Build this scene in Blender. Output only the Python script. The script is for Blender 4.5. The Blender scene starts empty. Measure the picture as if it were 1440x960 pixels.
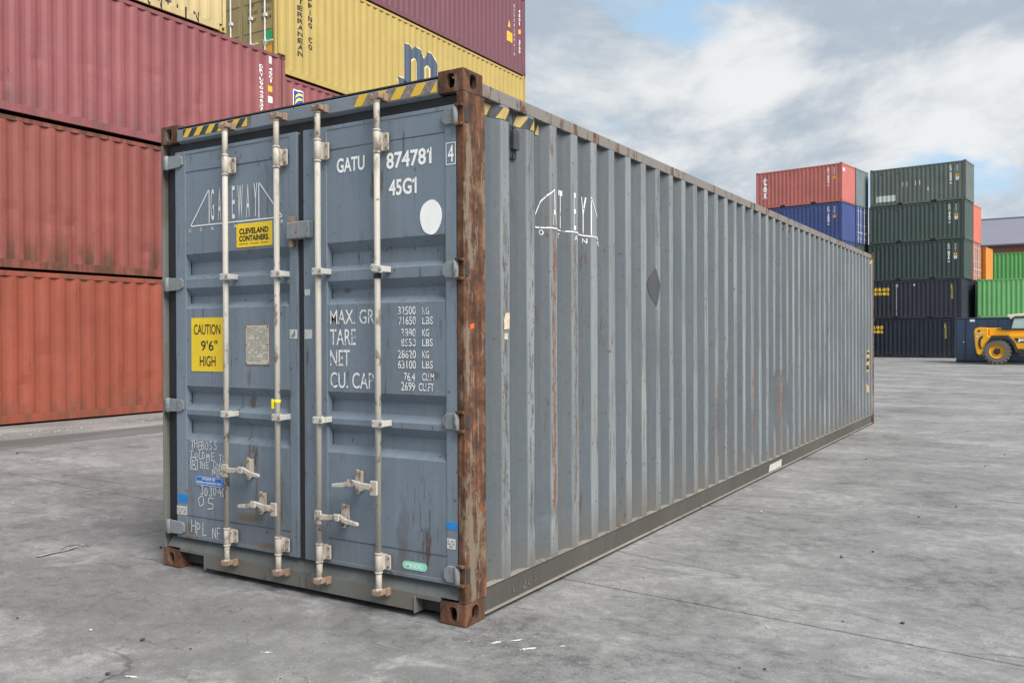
import bpy, bmesh, math, random
from mathutils import Vector, Matrix, noise as mnoise
R = math.radians
random.seed(7)
scene = bpy.context.scene
C = scene.collection

# ------------------------------------------------------------------ camera, world, sun, exposure
cam_d = bpy.data.cameras.new("camera"); cam = bpy.data.objects.new("camera", cam_d); C.objects.link(cam)
YAW, PITCH, ROLL = -0.5537, -0.0057, -0.0041
f = Vector((math.sin(YAW)*math.cos(PITCH), math.cos(YAW)*math.cos(PITCH), math.sin(PITCH)))
r0 = Vector((math.cos(YAW), -math.sin(YAW), 0)); u0 = r0.cross(f)
cr = math.cos(ROLL)*r0 + math.sin(ROLL)*u0; cu = -math.sin(ROLL)*r0 + math.cos(ROLL)*u0
m = Matrix((cr, cu, -f)).transposed().to_4x4(); m.translation = Vector((2.5767, -3.702, 1.5063))
cam.matrix_world = m
cam_d.sensor_width = 36; cam_d.lens = 30.695; cam_d.clip_start = 0.05; cam_d.clip_end = 2000
scene.camera = cam
scene.view_settings.view_transform = 'Standard'; scene.view_settings.look = 'None'
scene.view_settings.exposure = 1.1; scene.view_settings.gamma = 1
SUN_EL, SUN_AZ = R(47), R(108)      # azimuth measured from +Y towards +X

class G:
    """tiny node-graph helper"""
    def __init__(s, tree): s.t = tree; s.n = tree.nodes; s.l = tree.links
    def add(s, typ, **kw):
        nd = s.n.new(typ)
        ins = kw.pop('ins', {})
        for k, v in kw.items(): setattr(nd, k, v)
        for k, v in ins.items(): s.set(nd.inputs[k], v)
        return nd
    def set(s, sock, v):
        if isinstance(v, bpy.types.NodeSocket): s.l.new(v, sock)
        elif isinstance(v, bpy.types.Node): s.l.new(v.outputs[0], sock)
        else: sock.default_value = v
    def math(s, op, a, b=0.0, c=0.0, clamp=False):
        nd = s.n.new('ShaderNodeMath'); nd.operation = op; nd.use_clamp = clamp
        s.set(nd.inputs[0], a); s.set(nd.inputs[1], b); s.set(nd.inputs[2], c); return nd.outputs[0]
    def vmath(s, op, a, b=(0, 0, 0), out=0):
        nd = s.n.new('ShaderNodeVectorMath'); nd.operation = op
        s.set(nd.inputs[0], a); s.set(nd.inputs[1], b); return nd.outputs[out]
    def noise(s, vec, scale, detail=4, rough=.55, dist=0.0, out=0):
        nd = s.n.new('ShaderNodeTexNoise'); s.set(nd.inputs['Vector'], vec)
        s.set(nd.inputs['Scale'], scale); s.set(nd.inputs['Detail'], detail); s.set(nd.inputs['Roughness'], rough); s.set(nd.inputs['Distortion'], dist)
        return nd.outputs[out]
    def step(s, v, a, b):           # smoothstep a..b -> 0..1
        nd = s.n.new('ShaderNodeMapRange'); nd.interpolation_type = 'SMOOTHSTEP'
        s.set(nd.inputs[0], v); s.set(nd.inputs[1], a); s.set(nd.inputs[2], b); s.set(nd.inputs[3], 0.0); s.set(nd.inputs[4], 1.0)
        return nd.outputs[0]
    def lin(s, v, a, b, c, d):
        nd = s.n.new('ShaderNodeMapRange'); s.set(nd.inputs[0], v)
        for i, x in enumerate((a, b, c, d)): s.set(nd.inputs[i+1], x)
        return nd.outputs[0]
    def mix(s, fac, a, b, mode='MIX'):
        nd = s.n.new('ShaderNodeMix'); nd.data_type = 'RGBA'; nd.blend_type = mode
        s.set(nd.inputs[0], fac)
        for i, v in ((6, a), (7, b)):
            if isinstance(v, (tuple, list)) and len(v) == 3: v = (*v, 1)
            s.set(nd.inputs[i], v)
        return nd.outputs[2]
    def mapping(s, vec, scale=(1, 1, 1), loc=(0, 0, 0), rot=(0, 0, 0)):
        nd = s.n.new('ShaderNodeMapping'); s.set(nd.inputs[0], vec)
        nd.inputs['Location'].default_value = loc; nd.inputs['Rotation'].default_value = rot; nd.inputs['Scale'].default_value = scale
        return nd.outputs[0]
    def sep(s, vec):
        nd = s.n.new('ShaderNodeSeparateXYZ'); s.set(nd.inputs[0], vec); return nd.outputs
    def bump(s, h, strength=.3, dist=.01):
        nd = s.n.new('ShaderNodeBump'); s.set(nd.inputs['Height'], h); nd.inputs['Strength'].default_value = strength; nd.inputs['Distance'].default_value = dist
        return nd.outputs[0]

def build_world():
    w = bpy.data.worlds.new("World"); scene.world = w; w.use_nodes = True
    g = G(w.node_tree); g.n.clear()
    sky = g.add('ShaderNodeTexSky', sky_type='NISHITA', sun_disc=False, sun_elevation=SUN_EL, sun_rotation=SUN_AZ, air_density=1.0, dust_density=1.2, ozone_density=1.0)
    tc = g.add('ShaderNodeTexCoord').outputs['Generated']
    d = g.vmath('NORMALIZE', tc)
    x, y, z = g.sep(d)
    den = g.math('ADD', g.math('MAXIMUM', z, 0.0), 1.15)
    p = g.add('ShaderNodeCombineXYZ', ins={0: g.math('DIVIDE', x, den), 1: g.math('DIVIDE', y, den), 2: g.math('MULTIPLY', z, 1.3)}).outputs[0]
    p = g.mapping(p, loc=(-13.0, -3.0, 0.0))
    wv = g.noise(p, 2.9, 3, .5, out=1)
    pw = g.vmath('ADD', p, g.vmath('MULTIPLY', g.vmath('SUBTRACT', wv, (.5, .5, .5)), (.16, .16, .12)))
    n1 = g.noise(pw, 3.6, 7, .52)
    n2 = g.noise(g.mapping(pw, loc=(5.2, 1.3, .4)), 6.2, 9, .58)
    n3 = g.noise(g.mapping(pw, loc=(-2.2, 7.3, .9)), 3.0, 4, .5)
    cover = g.step(n1, .395, .465)
    # cloud body: grey-blue shaded base to white lit edges
    n2o = g.noise(g.mapping(pw, loc=(5.2-.055, 1.3-.04, .4-.065)), 6.2, 9, .58)
    lit = g.math('ADD', g.math('ADD', g.math('MULTIPLY', n2, .55), g.math('MULTIPLY', n3, .60)), g.math('MULTIPLY', g.math('SUBTRACT', n2, n2o), 1.1))
    lit = g.step(lit, .36, .84)
    ccol = g.mix(lit, (2.10, 2.46, 2.86), (4.0, 4.08, 4.12))
    gap = g.mix(.8, sky.outputs[0], (2.1, 3.15, 4.1))
    col = g.mix(cover, gap, ccol)
    hz = g.step(z, .20, -.02)
    col = g.mix(g.math('MULTIPLY', hz, .55), col, (3.6, 3.9, 4.15))
    bg = g.add('ShaderNodeBackground', ins={'Color': col, 'Strength': 0.1})
    g.l.new(bg.outputs[0], g.add('ShaderNodeOutputWorld').inputs[0])
build_world()
sd = bpy.data.lights.new("sun", 'SUN'); sd.energy = 3.0; sd.angle = R(40); sd.color = (1.0, .96, .9)
sun = bpy.data.objects.new("sun", sd); C.objects.link(sun)
sdir = Vector((math.sin(SUN_AZ)*math.cos(SUN_EL), math.cos(SUN_AZ)*math.cos(SUN_EL), math.sin(SUN_EL)))
sun.rotation_euler = (-sdir).to_track_quat('-Z', 'Y').to_euler()

# ------------------------------------------------------------------ materials
def newmat(name):
    m = bpy.data.materials.new(name); m.use_nodes = True
    g = G(m.node_tree); b = g.n['Principled BSDF']
    return m, g, b
def plain(name, col, rough=.5, metal=0.0, var=.12, scale=14, spec=.5):
    m, g, b = newmat(name)
    oc = g.add('ShaderNodeTexCoord').outputs['Object']
    n = g.noise(oc, scale, 5, .6)
    k = g.lin(n, .3, .7, 1-var, 1+var)
    c = g.mix(1.0, (*col, 1), g.add('ShaderNodeCombineXYZ', ins={0: k, 1: k, 2: k}).outputs[0], 'MULTIPLY')
    g.set(b.inputs['Base Color'], c); g.set(b.inputs['Roughness'], g.lin(n, .3, .7, rough-.08, rough+.08))
    b.inputs['Metallic'].default_value = metal; b.inputs['Specular IOR Level'].default_value = spec
    return m
RUST_D, RUST_M, RUST_O = (.040, .022, .016), (.115, .055, .032), (.30, .115, .048)

def paint(name, col, rust=.5, grime=.5, dirtcol=(.17, .13, .09), rough=.5, fade=.12, scuff=.4, bottom=0.35, crest=False, streaks=(), patches=None, zspan=.55, rs=1.0):
    """weathered container paint in object space (metres)"""
    m, g, b = newmat(name)
    oc0 = g.add('ShaderNodeTexCoord').outputs['Object']
    rnd = g.add('ShaderNodeObjectInfo').outputs['Random']
    oc = oc0 if crest else g.vmath('ADD', oc0, g.add('ShaderNodeCombineXYZ', ins={0: g.math('MULTIPLY', rnd, 37.), 1: g.math('MULTIPLY', rnd, 53.), 2: 0.0}).outputs[0])
    x, y, z = g.sep(oc0)
    big = g.noise(oc, .9, 5, .6); fine = g.noise(oc, 22, 6, .65)
    vert = g.noise(g.mapping(oc, (9, 9, .55)), 1.0, 5, .6)
    k = g.math('ADD', g.lin(big, .3, .7, 1-fade, 1+fade), g.lin(fine, .3, .7, -.05, .05))
    k = g.math('ADD', k, g.lin(vert, .3, .7, -.05, .06))
    c = g.mix(1.0, (*col, 1), g.add('ShaderNodeCombineXYZ', ins={0: k, 1: k, 2: k}).outputs[0], 'MULTIPLY')
    # chalky bloom
    chalk = g.math('MULTIPLY', g.step(g.noise(g.mapping(oc, (3, 3, .8), (4, 2, 1)), 1.3, 6, .65), .48, .75), (.30 if (crest or patches) else .13)*fade/.12)
    lum = .3*col[0]+.59*col[1]+.11*col[2]
    c = g.mix(chalk, c, tuple(.55*q+.45*(lum+.10) for q in col))
    if crest:            # brighter light on the ribs' proud faces painted in, broken up by uneven wear
        crest_lit = g.math('MULTIPLY', g.step(x, -.012, -.005), g.lin(g.noise(g.mapping(oc, (6, 3.6, .7), (2, 2, 2)), 1.0, 5, .6), .3, .7, .35, 1.0))
        c = g.mix(crest_lit, c, (.225, .242, .250))
    # grime runs, a band of yard dirt splashed on the lowest part
    if grime > 0:
        run = g.step(g.noise(g.mapping(oc, (16, 16, .7), (1, 5, 3)), 1.0, 6, .7), .47, .70)
        low = g.math('MULTIPLY', g.step(g.math('ADD', z, g.lin(big, .3, .7, -.18, .18)), zspan, 0.08), bottom)
        if not crest and not patches: low = g.math('MULTIPLY', low, g.step(g.noise(g.mapping(oc, (3.2, 3.2, .5), (4, 4, 0)), 1.0, 7, .72), .44, .58))
        gf = g.math('ADD', g.math('MULTIPLY', run, .30*grime), low, clamp=True)
        c = g.mix(gf, c, dirtcol)
    rustf = 0.0
    if scuff > 0:
        sc = g.step(g.noise(g.mapping(oc, (46, 46, 3.2), (3, 1, 0)), 1.0, 7, .72), .685-.13*scuff, .745-.13*scuff)
        sc2 = g.step(g.noise(oc, 26, 4, .5), .715-.05*scuff, .75-.05*scuff)
        zone = g.step(g.noise(oc, 1.7, 3, .5), .42, .62)
        sc = g.math('MULTIPLY', sc, zone)
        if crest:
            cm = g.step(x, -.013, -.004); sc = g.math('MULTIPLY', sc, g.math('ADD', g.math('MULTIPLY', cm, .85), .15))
        c = g.mix(g.math('MAXIMUM', g.math('MULTIPLY', sc, .75), g.math('MULTIPLY', sc2, .8), clamp=True), c, g.mix(fine, (.03, .028, .027), (.13, .10, .08)))
    if rust > 0:
        rn = g.noise(g.mapping(oc, (7*rs, 7*rs, 1.6*(rs if rs < 2 else rs*2)), (2, 8, 5)), 1.0, 8, .68)
        rz = g.step(g.noise(g.mapping(oc, (1, 1, 1), (9, 3, 2)), .8, 3, .5), .35, .65)
        rr = g.math('MULTIPLY', g.step(rn, .685-.15*rust, .76-.15*rust), rz)
        rcol = g.mix(g.noise(oc, 40, 5, .7), RUST_D, RUST_M)
        c = g.mix(g.math('MULTIPLY', rr, .85), c, rcol)
    for (y0, wd, za, zb, dens, scol) in streaks:      # worn crests where something scraped along: (y, half width, z range, density, colour)
        wob = g.lin(g.noise(g.mapping(oc, (1, 1, 6)), 3.0, 5, .65), .2, .8, -wd, wd)
        dy = g.math('ABSOLUTE', g.math('SUBTRACT', g.math('ADD', y, wob), y0))
        mk = g.math('MULTIPLY', g.step(dy, wd, wd*.45), g.math('MULTIPLY', g.step(z, za, za+.25), g.step(z, zb, zb-.25)))
        nz = g.step(g.noise(g.mapping(oc, (40, 40, 7)), 1.0, 6, .7), .68-.3*dens, .80-.3*dens)
        c = g.mix(g.math('MULTIPLY', mk, nz), c, g.mix(fine, tuple(.28*q for q in scol), tuple(1.2*q for q in scol)))
    if patches:                                       # explicit stains in the door plane: (x, z, rx, rz, strength, colour)
        for (px, pz, rx, rz_, st, pc) in patches:
            ex = g.math('DIVIDE', g.math('SUBTRACT', x, px), rx); ez = g.math('DIVIDE', g.math('SUBTRACT', z, pz), rz_)
            rr_ = g.math('SQRT', g.math('ADD', g.math('MULTIPLY', ex, ex), g.math('MULTIPLY', ez, ez)))
            rr_ = g.math('ADD', rr_, g.lin(g.noise(oc, 9, 7, .7), .2, .8, -.6, .6))
            c = g.mix(g.math('MULTIPLY', g.step(rr_, 1.05, .35), st), c, pc)
    g.set(b.inputs['Base Color'], c)
    g.set(b.inputs['Roughness'], g.lin(fine, .2, .8, rough-.07, rough+.12))
    b.inputs['Specular IOR Level'].default_value = .35
    h = g.math('ADD', g.math('MULTIPLY', fine, .25), big)
    g.set(b.inputs['Normal'], g.bump(h, .12, .02))
    return m

def rusty(name, orange=.5, paintc=None, amount=.5, dark=1.0, stretch=.7):
    """heavily rusted steel; optional remains of paint"""
    m, g, b = newmat(name)
    oc = g.add('ShaderNodeTexCoord').outputs['Object']
    v = g.noise(g.mapping(oc, (26, 26, 26*stretch*.12)), 1.0, 8, .7)
    n = g.noise(oc, 9, 8, .7); fine = g.noise(oc, 60, 6, .7)
    mixv = g.math('ADD', g.math('MULTIPLY', v, .42), g.math('MULTIPLY', n, .58))
    rd = tuple(q*dark for q in RUST_D); rm = tuple(q*dark for q in RUST_M)
    c = g.mix(g.step(mixv, .38, .60), rd, rm)
    c = g.mix(g.math('MULTIPLY', g.step(g.math('ADD', mixv, g.lin(fine, .3, .7, -.06, .06)), .53, .66), orange), c, RUST_O)
    if paintc:
        pm = g.step(g.math('ADD', g.noise(g.mapping(oc, (11, 11, 1.6), (7, 3, 1)), 1.0, 8, .72), g.lin(n, .3, .7, -.05, .05)), .62-.25*amount, .68-.25*amount)
        c = g.mix(pm, c, g.mix(fine, tuple(q*.7 for q in paintc), tuple(q*1.25 for q in paintc)))
    g.set(b.inputs['Base Color'], c); b.inputs['Roughness'].default_value = .82; b.inputs['Specular IOR Level'].default_value = .2
    g.set(b.inputs['Normal'], g.bump(g.math('ADD', mixv, g.math('MULTIPLY', fine, .3)), .5, .006))
    return m

def worn_print(name, col, wear=.3, scale=38):
    """paint lettering that has partly flaked off (holes show what is beneath)"""
    m, g, b = newmat(name)
    oc = g.add('ShaderNodeTexCoord').outputs['Object']
    n = g.noise(g.mapping(oc, (1, 1, .7)), scale, 6, .7)
    n2 = g.noise(oc, 5, 4, .6)
    a = g.step(g.math('ADD', n, g.lin(n2, .3, .7, -.10, .10)), .16+.30*wear, .24+.30*wear)
    g.set(b.inputs['Base Color'], g.mix(n, tuple(q*.8 for q in col), col)); b.inputs['Roughness'].default_value = .6
    g.set(b.inputs['Alpha'], a)
    return m

BLUE = (.158, .197, .240); SIDE = (.082, .096, .108)
M = {}
M['door'] = paint('door_paint', BLUE, rust=.55, grime=.5, scuff=.8, bottom=.30, fade=.11, zspan=.62, dirtcol=(.10, .085, .066),
    patches=[(-.42, .45, .05, .22, .45, (.09, .08, .075)), (-.43, .26, .06, .16, .45, (.10, .09, .08)), (-1.62, .40, .16, .035, .7, (.16, .10, .05)), (-1.62, .80, .02, .10, .6, (.12, .08, .05)),
             (-1.36, .60, .05, .16, .5, (.11, .08, .055)), (-1.45, .24, .16, .03, .7, (.15, .09, .05)), (-.62, 2.62, .05, .06, .45, (.19, .17, .14)), (-.85, 1.77, .03, .02, .6, (.05, .045, .04)), (-1.15, .9, .03, .5, .4, (.09, .075, .06)), (-1.62, 1.25, .025, .07, .5, (.12, .08, .05)), (-2.19, .25, .06, .10, .6, (.13, .09, .06)), (-.2, 1.3, .04, .03, .5, (.06, .05, .045))])
M['seam'] = paint('seam_paint', (.05, .062, .08), rust=.6, scuff=.3, bottom=0)
M['frame'] = paint('frame_paint', (.135, .142, .132), rust=.9, grime=1.0, scuff=.55, bottom=.55, zspan=.30, dirtcol=(.15, .125, .10), fade=.16)
M['header'] = paint('header_paint', (.175, .205, .235), rust=.50, grime=.5, scuff=.5, bottom=0, fade=.14)
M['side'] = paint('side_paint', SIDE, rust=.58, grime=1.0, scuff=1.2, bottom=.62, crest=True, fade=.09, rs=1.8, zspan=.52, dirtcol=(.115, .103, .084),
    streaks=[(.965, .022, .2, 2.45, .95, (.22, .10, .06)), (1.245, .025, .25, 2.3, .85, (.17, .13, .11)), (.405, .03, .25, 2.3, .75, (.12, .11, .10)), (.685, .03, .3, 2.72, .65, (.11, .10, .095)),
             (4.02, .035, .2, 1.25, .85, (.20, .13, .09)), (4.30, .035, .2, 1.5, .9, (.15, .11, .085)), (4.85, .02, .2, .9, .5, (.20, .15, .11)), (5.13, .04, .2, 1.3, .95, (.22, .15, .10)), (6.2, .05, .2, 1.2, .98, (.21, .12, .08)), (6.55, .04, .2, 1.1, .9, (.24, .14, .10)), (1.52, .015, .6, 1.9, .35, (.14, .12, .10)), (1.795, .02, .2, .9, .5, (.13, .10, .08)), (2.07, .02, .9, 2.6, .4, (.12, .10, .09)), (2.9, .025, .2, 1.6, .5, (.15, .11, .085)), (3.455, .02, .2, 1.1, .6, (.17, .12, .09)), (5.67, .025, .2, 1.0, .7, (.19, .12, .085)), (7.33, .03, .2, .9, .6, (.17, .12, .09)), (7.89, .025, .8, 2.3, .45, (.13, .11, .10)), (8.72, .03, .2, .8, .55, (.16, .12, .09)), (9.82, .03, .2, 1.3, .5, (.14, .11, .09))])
M['ledge'] = paint('ledge_paint', (.20, .182, .158), rust=.8, grime=.6, scuff=.5, bottom=0, dirtcol=(.24, .20, .155), fade=.18)
M['rail'] = paint('rail_paint', (.066, .063, .055), rust=.55, grime=.7, scuff=.5, bottom=0, dirtcol=(.13, .105, .08), fade=.16)
M['toprail'] = rusty('top_rail_steel', .15, (.185, .175, .16), .85, 1.5, stretch=7)
M['post'] = rusty('post_rust', .9, (.17, .135, .10), .42, 1.15)
M['casting'] = rusty('casting_rust', .12, (.16, .13, .11), .25, 1.05, stretch=6)
M['castrust'] = rusty('casting_rust_red', .22, (.18, .12, .09), .2, 1.2, stretch=6)
M['bar'] = paint('bar_zinc', (.39, .37, .325), rust=.85, grime=1.3, scuff=.30, bottom=.0, dirtcol=(.22, .18, .14), fade=.10, rough=.55, rs=2.5)
M['fitting'] = paint('fitting_zinc', (.42, .385, .33), rust=1.1, grime=1.2, scuff=.35, bottom=0, dirtcol=(.20, .15, .11), fade=.12, rough=.55, rs=4.0)
M['cam'] = paint('cam_steel', (.26, .18, .13), rust=1.1, grime=1, scuff=.5, bottom=0, dirtcol=(.10, .06, .04))
M['clamp'] = paint('clamp_zinc', (.46, .45, .42), rust=.3, grime=.4, scuff=.3, bottom=0, rough=.4, rs=4.0)
M['gasket'] = plain('rubber_gasket', (.016, .018, .022), .65)
M['inner'] = plain('dark_steel', (.03, .03, .032), .8)
M['hinge'] = paint('hinge_paint', (.20, .22, .23), rust=.75, grime=.8, scuff=.4, bottom=0, dirtcol=(.13, .09, .06), rs=4.0)
M['white'] = worn_print('white_lettering', (.90, .90, .88), .06)
M['stencil'] = worn_print('stencil_lettering', (.84, .84, .82), .72, 60)
M['logo'] = worn_print('logo_white', (.82, .82, .81), .10, 40)
M['emblem_w'] = worn_print('worn_emblem', (.66, .66, .65), .55, 30)
M['chalk'] = worn_print('chalk', (.80, .80, .79), .22, 90)
M['chalkrust'] = worn_print('chalk_faint', (.20, .175, .145), .95, 90)
M['yellow'] = plain('yellow_vinyl', (.80, .55, .015), .45, var=.05)
M['tapeyel'] = worn_print('yellow_tape', (.74, .47, .045), .12, 30)
M['tapeold'] = worn_print('faded_tape', (.42, .30, .10), .35, 30)
M['tapeblk'] = plain('black_tape', (.035, .038, .045), .6, var=.4)
M['tapegrey'] = plain('worn_tape', (.20, .17, .155), .7, var=.5, scale=40)
M['black'] = plain('black_print', (.012, .012, .014), .5)
M['plate'] = plain('aluminium_plate', (.50, .475, .385), .5, .0, var=.2, scale=60)
M['platetext'] = plain('plate_engraving', (.24, .225, .18), .6)
M['bluetag'] = plain('blue_sticker', (.02, .135, .48), .4)
M['bluetape'] = plain('blue_tape', (.01, .20, .55), .4)
M['paper'] = plain('paper_label', (.52, .52, .50), .8, var=.2, scale=30)
M['mint'] = plain('mint_sticker', (.25, .66, .49), .5, var=.1)
M['orange'] = plain('orange_dab', (.75, .10, .02), .6)
M['diamond'] = worn_print('placard_remnant', (.055, .058, .062), .40, 22)
M['seal'] = plain('yellow_seal', (.75, .62, .02), .4)
M['whitepaint'] = worn_print('white_ground_paint', (.66, .66, .66), .85, 40)
def bgpaint(n, col, **k):
    d = dict(rust=.25, grime=.25, scuff=.2, bottom=.12, fade=.10, rough=.5); d.update(k); return paint(n, col, **d)
M['maroon'] = bgpaint('maroon_paint', (.222, .068, .073), rust=.5, fade=.13, scuff=.55, bottom=.6, dirtcol=(.12, .06, .055))
M['brickred'] = bgpaint('faded_red_paint', (.205, .056, .044), rust=.75, fade=.15, scuff=.6, bottom=.95, zspan=.75, dirtcol=(.080, .038, .020))
M['orangered'] = bgpaint('orange_red_paint', (0.2318, 0.0562, 0.0327), rust=.6, fade=.15, scuff=.55, bottom=.7, dirtcol=(.11, .055, .035))
M['cream'] = bgpaint('cream_paint', (0.4488, 0.3468, 0.1700), rust=.3, fade=.10, scuff=.35)
M['ochre'] = bgpaint('yellow_ochre_paint', (.385, .285, .088), rust=.1, fade=.06, scuff=.15, bottom=0)
M['ochredoor'] = bgpaint('yellow_door_paint', (0.3150, 0.2475, 0.1125), rust=.4, fade=.15)
M['purple'] = bgpaint('purple_paint', (0.1400, 0.0525, 0.0700), rust=.08, fade=.06, scuff=.12)
M['texred'] = bgpaint('brown_red_paint', (.44, .135, .118), rust=.15)
M['royal'] = bgpaint('royal_blue_paint', (0.0468, 0.0702, 0.1980), rust=.12)
M['greygreen'] = bgpaint('grey_green_paint', (0.1445, 0.1827, 0.1913), rust=.1)
M['olive'] = bgpaint('weathered_green_paint', (0.1080, 0.1320, 0.1184), rust=.12, fade=.14)
M['green1'] = bgpaint('dark_green_paint', (0.0576, 0.0850, 0.0749), rust=.1)
M['green2'] = bgpaint('deep_green_paint', (0.0418, 0.0648, 0.0576), rust=.08)
M['navy'] = bgpaint('navy_grey_paint', (0.0274, 0.0313, 0.0451), rust=.06, rough=.42)
M['navy2'] = bgpaint('navy_paint', (0.0147, 0.0206, 0.0323), rust=.06, rough=.42)
M['cabin'] = bgpaint('cabin_navy_paint', (.034, .058, .105), rust=.05, rough=.45)
M['salmon'] = bgpaint('salmon_paint', (0.5250, 0.1425, 0.0975), rust=.15)
M['reddoor'] = bgpaint('red_door_paint', (0.3360, 0.1120, 0.0960), rust=.3)
M['orangec'] = bgpaint('orange_paint', (0.6800, 0.2240, 0.0400), rust=.1)
M['lime'] = bgpaint('bright_green_paint', (0.0821, 0.2901, 0.0848), rust=.08, fade=.07)
M['lime2'] = bgpaint('pale_green_paint', (0.1170, 0.3297, 0.1170), rust=.08, fade=.07)
M['silver'] = plain('pale_bars', (.62, .62, .60), .45)
M['tagpale'] = plain('pale_panel', (.50, .58, .53), .6)
M['tagyel'] = plain('amber_tag', (.72, .38, .03), .5)
M['logoblue'] = worn_print('navy_logo', (.055, .078, .125), .05, 12)
M['greenlabel'] = plain('green_label', (.02, .33, .12), .5)
M['flag'] = plain('blue_flag', (.02, .05, .32), .5)
M['flagyel'] = plain('flag_yellow', (.85, .75, .05), .5)

# ------------------------------------------------------------------ mesh + object helpers
PLACE = bpy.data.materials.new('unset')
class MB:
    def __init__(s): s.bm = bmesh.new()
    def box(s, x0, x1, y0, y1, z0, z1):
        v = [s.bm.verts.new((x, y, z)) for x in (x0, x1) for y in (y0, y1) for z in (z0, z1)]
        for q in ((0, 1, 3, 2), (4, 6, 7, 5), (0, 4, 5, 1), (2, 3, 7, 6), (0, 2, 6, 4), (1, 5, 7, 3)): s.bm.faces.new([v[i] for i in q])
        return s
    def prism(s, pts, fn0, fn1):
        """extrude 2d outline: fn0/fn1 map (a,b) to 3d for the two caps"""
        a = [s.bm.verts.new(fn0(*p)) for p in pts]; b = [s.bm.verts.new(fn1(*p)) for p in pts]; n = len(pts)
        s.bm.faces.new(a); s.bm.faces.new(b[::-1])
        for i in range(n): s.bm.faces.new((a[i], b[i], b[(i+1) % n], a[(i+1) % n]))
        return s
    def cyl(s, p0, p1, r, n=16, r1=None, cap=True):
        p0, p1 = Vector(p0), Vector(p1); ax = (p1-p0).normalized(); r1 = r if r1 is None else r1
        t = ax.orthogonal().normalized(); b = ax.cross(t)
        A = []; B = []
        for i in range(n):
            q = 2*math.pi*i/n; o = t*math.cos(q)+b*math.sin(q)
            A.append(s.bm.verts.new(p0+o*r)); B.append(s.bm.verts.new(p1+o*r1))
        for i in range(n): s.bm.faces.new((A[i], A[(i+1) % n], B[(i+1) % n], B[i])).smooth = n >= 10
        if cap: s.bm.faces.new(A[::-1]); s.bm.faces.new(B)
        return s
    def quad(s, *p): s.bm.faces.new([s.bm.verts.new(q) for q in p]); return s
    def bevel(s, w=.003, seg=2, ang=30):
        s.bm.normal_update()
        e = [e for e in s.bm.edges if len(e.link_faces) == 2 and e.calc_face_angle(0) > R(ang)]
        bmesh.ops.bevel(s.bm, geom=e, offset=w, segments=seg, profile=.5, affect='EDGES', clamp_overlap=True); return s
    def mesh(s, name, mat=None, recalc=True):
        if recalc: bmesh.ops.recalc_face_normals(s.bm, faces=s.bm.faces)
        me = bpy.data.meshes.new(name); s.bm.to_mesh(me); s.bm.free(); me.materials.append(mat or PLACE); return me
    def build(s, name, mat, parent=None, **k): return put(name, s.mesh(name, mat, **k), parent)
def put(name, me, parent=None, mat=None, loc=None, scale=None):
    o = bpy.data.objects.new(name, me); C.objects.link(o); o.parent = parent
    if loc: o.location = loc
    if scale: o.scale = scale
    if mat: o.material_slots[0].link = 'OBJECT'; o.material_slots[0].material = mat
    return o
def empty(name, label, cat, loc=(0, 0, 0), rz=0, group=None):
    o = bpy.data.objects.new(name, None); C.objects.link(o); o.location = loc; o.rotation_euler = (0, 0, rz); o.empty_display_size = .2
    tag(o, label, cat, group); return o
def tag(o, label=None, cat=None, group=None, kind=None):
    for k, v in (('label', label), ('category', cat), ('group', group), ('kind', kind)):
        if v: o[k] = v
    return o

_tc = {}
def text_geo(s, bold=0.0):
    k = (s, bold)
    if k not in _tc:
        cu = bpy.data.curves.new('txt', 'FONT'); cu.body = s; cu.offset = bold; cu.resolution_u = 3; cu.align_x = 'LEFT'
        o = bpy.data.objects.new('txt', cu); C.objects.link(o)
        bpy.context.view_layer.update()
        me = bpy.data.meshes.new_from_object(o.evaluated_get(bpy.context.evaluated_depsgraph_get()))
        vs = [(v.co.x, v.co.y) for v in me.vertices]; fs = [tuple(p.vertices) for p in me.polygons]
        bpy.data.objects.remove(o); bpy.data.curves.remove(cu); bpy.data.meshes.remove(me)
        xs = [v[0] for v in vs]; ys = [v[1] for v in vs]; x0, x1, y0, y1 = min(xs), max(xs), min(ys), max(ys)
        _tc[k] = ([((x-x0)/max(x1-x0, 1e-6), (y-y0)/max(y1-y0, 1e-6)) for x, y in vs], fs)
    return _tc[k]
def flat_bm(items):
    """items: ('t', text, x0,y0,x1,y1, bold) | ('p', pts); all in a uv plane (z=0 in the bmesh)"""
    bm = bmesh.new()
    for it in items:
        if it[0] == 't':
            vs, fs = text_geo(it[1], it[6] if len(it) > 6 else 0.0)
            V = [bm.verts.new((it[2]+u*(it[4]-it[2]), it[3]+v*(it[5]-it[3]), 0)) for u, v in vs]
            for q in fs:
                try: bm.faces.new([V[i] for i in q])
                except ValueError: pass
        else: bm.faces.new([bm.verts.new((p[0], p[1], 0)) for p in it[1]])
    return bm
def each(name, items, fn, mat, parent):
    for it in items: decal(name, [it], fn, mat, parent)
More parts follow.
